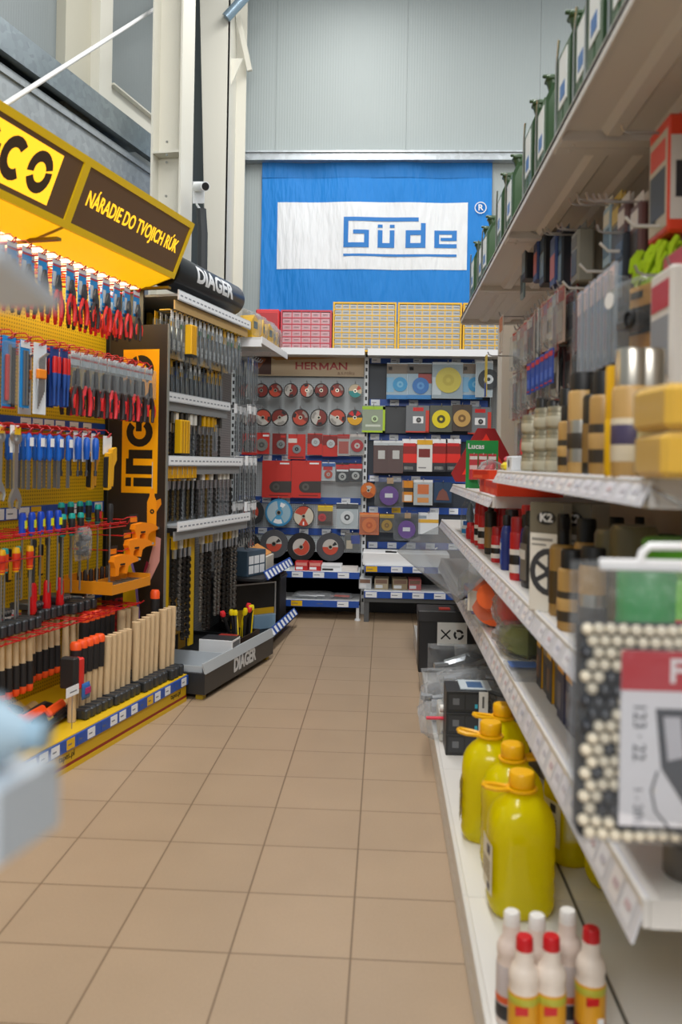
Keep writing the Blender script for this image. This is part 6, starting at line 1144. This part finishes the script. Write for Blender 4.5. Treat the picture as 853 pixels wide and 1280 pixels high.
BK3 = mk_box('black_carton','box',.16,.16,.082,mat('#232427', .42),mat('#303236', .42)); m = M(mat('#d4d2cc', .42)); m.box(.045,.0805,-.0806,.0805,.0,.0822); m.box(.058,.066,-.0812,-.0806,.02,.065,mat('#5a5a58', .4)); m.build('white_side', BK3); m = M(mat('#34363a', .4)); m.box(-.07,-.01,-.0806,-.0798,.012,.07); m.box(-.005,.042,-.0806,-.0798,.012,.07); m.box(-.055,-.03,-.0812,-.0806,.03,.055,mat('#6a6d72', .4)); m.box(.03,.041,-.0812,-.0806,.018,.034,mat('#3aa8c0', .4)); m.build('printing', BK3)
for j in range(3): put(BK3, (.335,3.42,ZD+.0835*j), .0, 'black carton with a white side in the stack on the base deck, %s' % ('bottom','middle','top')[j])
t = thing('leaflet', 'blue white leaflet lying on top of the stack of black cartons', 'leaflet', (.34,3.42,ZD+.2515)); M(mat('#c8d4dc', .4)).box(-.03,.09,-.06,.08,0,.004).box(.0,.06,-.04,.05,.004,.0048,mat('#4a6a94', .4)).build('sheet', t)
t = thing('white_roll', 'small white roll in clear wrap at the deck edge left of the black cartons', 'roll', (.262,3.60,ZD)); M(mat('#c8c6be', .4)).box(-.022,.022,-.10,.10,0,.12,b=.006).build('wrap', t); M(mat('#eceae4', .4)).cyl((-.02,-.09,.135),(.02,-.09,.135),.014,n=14).build('core', t)
SB2 = mk_box('spare_part_carton','box',.1,.1,.12,mat('#8a8478', .45),None,None,mat('#5a564e', .45),mat('#d8d4cc', .4))
for k, (x, y) in enumerate(((.52,3.40),(.60,3.30),(.52,3.18),(.64,3.12))): put(SB2, (x,y,ZD), .1*k, 'grey small carton behind the black carton stack, %s from the stack' % nth(k), 'grey cartons behind the black stack')
# yellow screenwash jugs
LQ = mat('#f7ea00', .15, 0, 'liquid')
def mk_jug():
    t = proto('screenwash_jug', 'jug'); m = M(LQ); k = 24; vs = []; prof = [(0,.80),(.006,.90),(.02,.97),(.035,1),(.05,.97),(.06,1),(.09,.97),(.10,1),(.13,.97),(.14,1),(.17,.97),(.18,1),(.215,1),(.24,.97),(.262,.86),(.28,.68),(.292,.48),(.30,.34),(.318,.33)]
    for z, s in prof:
        for i in range(k):
            a = 2*PI*i/k; ca, sa = math.cos(a), math.sin(a); e = .72 if z < .22 else .72+.28*min(1,(z-.22)/.08); vs.append((.084*s*math.copysign(abs(ca)**e,ca), .074*s*math.copysign(abs(sa)**e,sa), z))
    n = len(prof); m.add(vs, [[j*k+i,j*k+(i+1)%k,(j+1)*k+(i+1)%k,(j+1)*k+i] for j in range(n-1) for i in range(k)]+[list(range(k)),[(n-1)*k+i for i in range(k)]], None, True); m.build('body', t)
    m = M(mat('#f2b60a', .35)); m.lathe([(.031,.314),(.033,.318),(.033,.345),(.030,.35)], 24); 
    m.build('cap', t); m = M(mat('#f0b40c', .35)); m.ring(0,0,.031,.040,0,.006,n=24); m.v = [(x,-z,.305+y) if 1 else 0 for x,y,z in m.v]; m.tube([(-.036,-.012,.308),(-.07,-.020,.311),(-.094,-.014,.315),(-.098,0,.316),(-.094,.014,.315),(-.07,.020,.311),(-.036,.012,.308)], .0065, 6); m.build('carry_handle', t)
    m = M(mat('#e9e6d2', .4)); m.sheet(lambda u, v: (-.0862+.0*u+.002*abs(u-.5)*2, -.05+.10*u, .055+.125*v), 6, 4); m.use(mat('#3a3a50', .4)); m.box(-.0874,-.0866,-.03,-.005,.15,.172); m.box(-.0874,-.0866,-.03,-.01,.062,.078); m.use(mat('#9a8c6a', .4)); [m.box(-.0872,-.0866,-.035,.035,.088+.01*i,.092+.01*i) for i in range(5)]; m.build('label', t); return t
JG = mk_jug()
jp = [((.362,2.20),.1,'front, nearest the camera'),((.372,2.42),PI+.2,'second in the front line, its handle turned right'),((.335,2.62),-.2,'third in the front line'),((.40,2.82),.15,'farthest at the back of the group'),((.565,2.50),.4,'behind on the right, under the lower shelf')]
for (xy, a, l) in jp: put(JG, (xy[0],xy[1],ZD), a, 'yellow screenwash jug on the base deck, %s' % l, 'yellow screenwash jugs')
put(JG, (.60,2.28,ZD+.0865), .9, 'yellow screenwash jug lying on its side under the lower shelf', tilt=(0,PI/2))
# small bottles at the bottom edge
def mk_small(name, cap, red):
    t = proto(name, 'bottle'); 
    M(mat('#e6d9cc', .3) if red else mat('#e2d2c8', .3)).lathe([(.025,0),(.029,.006),(.029,.125),(.027,.135),(.029,.145),(.029,.155),(.024,.168),(.018,.176),(.0175,.20)], 20).build('body', t); M(cap).lathe([(.0165,.197),(.017,.20),(.016,.222),(.014,.225)], 18).build('cap', t)
    m = M(mat('#d89a20', .4) if red else mat('#c9c0c0', .4)); m.lathe([(.0293,.02),(.0297,.022),(.0297,.122),(.0293,.124)], 20); m.lathe([(.0299,.018),(.0302,.02),(.0302,.045),(.0299,.047)], 20, m=mat('#8a1c1c', .4) if red else mat('#2c2a2c', .4)); 
    if red: m.lathe([(.0299,.105),(.0302,.106),(.0302,.118),(.0299,.119)], 20, m=mat('#b4b038', .4)); m.box(-.020,.004,-.0315,-.026,.09,.104,RED); m.box(.002,.014,-.0318,-.029,.05,.064,WHITE)
    else: m.lathe([(.0299,.05),(.0302,.052),(.0302,.062),(.0299,.064)], 20, m=mat('#d85a2c', .4))
    m.build('label', t); return t
RS, WS = mk_small('additive_bottle', mat('#c8141e', .35), True), mk_small('additive_bottle', mat('#eceae6', .4), False)
for k, (x, y) in enumerate(((.284,1.66),(.336,1.665),(.420,1.70))): put(RS, (x,y,ZD), .1*k, 'small bottle with red cap and yellow label, %s of the three in front' % ('left','middle','right')[k], 'red capped bottles')
for k, (x, y) in enumerate(((.273,1.75),(.322,1.74),(.388,1.765))): put(WS, (x,y,ZD), .2*k, 'small pinkish bottle with white cap behind the red capped ones, %s of the three' % ('left','middle','right')[k], 'white capped bottles')
t = thing('white_bucket', 'white bucket with lid cut by the bottom right corner', 'bucket', (.485,1.50,ZD)); M(mat('#d9dadb', .4)).lathe([(.055,0),(.068,.105)], 28).build('body', t); M(mat('#e6e7e8', .35)).lathe([(.071,.10),(.072,.118),(.066,.12),(.064,.114),(0,.114)], 28).build('lid', t)
# ---- bead seat cover in a bag, hung from the near end of the upper shelf
YBG = 1.12; bt = at(720,700,y=YBG); bl = at(720,1052,y=YBG); W2 = .32
t = thing('bead_seat_cover', 'black and cream wooden bead seat cover hanging in a clear bag', 'seat cover', (bt.x+W2/2,YBG,bt.z))
hh = bt.z-bl.z
m = M(mat('#e9dfc8', .35)); BD = mat('#1f2530', .3); pit = .0152; nx_, nz_ = int(W2/pit)-1, int((hh-.085)/pit)
rr = random.Random(8)
for layer, yo in ((0,-.020),(1,.022)):
    for j in range(nz_):
        for i in range(nx_):
            x = -W2/2+.012+i*pit+(pit/2 if j % 2 else 0); z = -.085-j*pit
            if layer: continue
            k = (i+j)//3; dark = (((i+j) % 6) < 3 and j < 9 and j > 1) or (i > 8 and j == 1) or (nz_-4 <= j < nz_-1-(i < 3) and i+j > nz_-3) or (9 <= j < nz_-4 and (i*3+j*5) % 7 == 0)
            m.lathe([(0,-.0078),(.0056,-.0055),(.0079,0),(.0056,.0055),(0,.0078)], 8, at=(x,yo+.004*math.sin(i*.9+j*.5),z), m=BD if dark else mat('#e9dfc8', .35))
m.build('bead_mat', t); M(mat('#22262c', .8)).box(-W2/2+.006,W2/2-.006,-.014,.026,-hh+.012,-.082,b=.004).build('backing', t)
m = M(mat('#e6e6ec', .4)); m.box(-.108,W2/2-.004,-.031,-.029,-hh+.036,-.108); m.box(-.108,W2/2-.004,-.0316,-.031,-.158,-.108,mat('#c02a38', .4)); m.text('FIRST', .042, (-.05,-.0318,-.134), mat('#ece6e8', .4), bold=.001, align='LEFT'); m.text('123 · 22', .022, (-.085,-.0312,-.21), mat('#4a4e58', .4), rot=-PI/2); m.text('1 - 2013', .016, (-.085,-.0312,-.305), mat('#6a6e78', .4), rot=-PI/2)
m.use(mat('#484c55', .45)); m.prism([(x-.045,z-.015) for x,z in ((-.02,-.165),(.02,-.165),(.026,-.23),(.09,-.275),(.11,-.262),(.12,-.285),(.03,-.305),(-.012,-.24))], -.0314,-.031); m.ring(-.015,-.285,.052,.055,-.0314,-.031,150,400,14); m.use(mat('#c8c8d0', .4)); m.prism([(x-.045,z-.015) for x,z in ((-.01,-.175),(.011,-.175),(.016,-.225),(-.004,-.23))], -.0317,-.0314); m.build('card', t)
m = M(BAG); pouch(m, W2+.012, hh, .085, 0, 0, 0, 14, None, .0025); m.build('bag', t)
m = M(mat('#f0f1f3', .35)); m.box(-W2/2+.03,W2/2+.006,-.004,.004,-.012,.003,b=.002); m.tube([(-.078,0,.0),(-.075,0,.012),(-.066,0,.020),(.05,0,.022),(.06,0,.014),(.064,0,.0)], .0055, 8); m.build('handle', t)
hk = at(820,605,y=1.30); m = M(stl('#c4c4c2', .25)); bx_ = bt.x+W2/2+.0; m.tube([(gx(XF+.01),gy(1.325),ZU-.02),(gx(XF-.0),gy(1.30),ZU-.012),(gx(bx_),gy(YBG+.01),bt.z+.06),(gx(bx_),gy(YBG-.012),bt.z+.018),(gx(bx_),gy(YBG-.02),bt.z+.045)], .0035, 6); m.build('end_hook', RG)
# ============================================================ near shelving whose corners reach into the left edge
t = thing('near_shelving', 'out of focus pale shelf corners at the left edge close to the camera', 'display shelf', (-.52,.34,0)); m = M(mat('#c3ced8', .4))
def corner(z0, z1, pts, lip):
    m = M(mat('#ccd8e3', .45)); n = len(pts); vs = [(x+.52,y-.34,z) for z in (z0,z1) for x, y in pts]; m.add(vs, [list(range(n)),[n+i for i in range(n)]]+[[i,(i+1)%n,n+(i+1)%n,n+i] for i in range(n)]); m.build('shelf', t)
corner(1.338,1.347,[(-.195,.50),(-.172,.37),(-.62,.36),(-.62,.50)],0); corner(1.032,1.072,[(-.190,.50),(-.202,.445),(-.62,.42),(-.62,.50)],0)
corner(.52,.56,[(-.30,.50),(-.28,.34),(-.62,.24),(-.62,.50)],0)
M(mat('#b4bec8', .4)).box(-.12,-.08,-.10,.16,0,1.6).box(-.12,.2,.0,.1,0,.05).build('upright', t)
t = thing('pale_bottle', 'out of focus pale blue bottle lying on the near left shelf', 'bottle', (-.272,.472,1.0725), 0); M(mat('#a9c4d6', .3)).cyl((-.10,0,.022),(.055,0,.022),.022,n=16).cyl((.055,0,.022),(.075,0,.022),.020,.008,16).build('body', t); M(mat('#8fb0c6', .3)).cyl((.075,0,.022),(.085,0,.022),.009,n=12).build('cap', t)
bpy.context.view_layer.update()
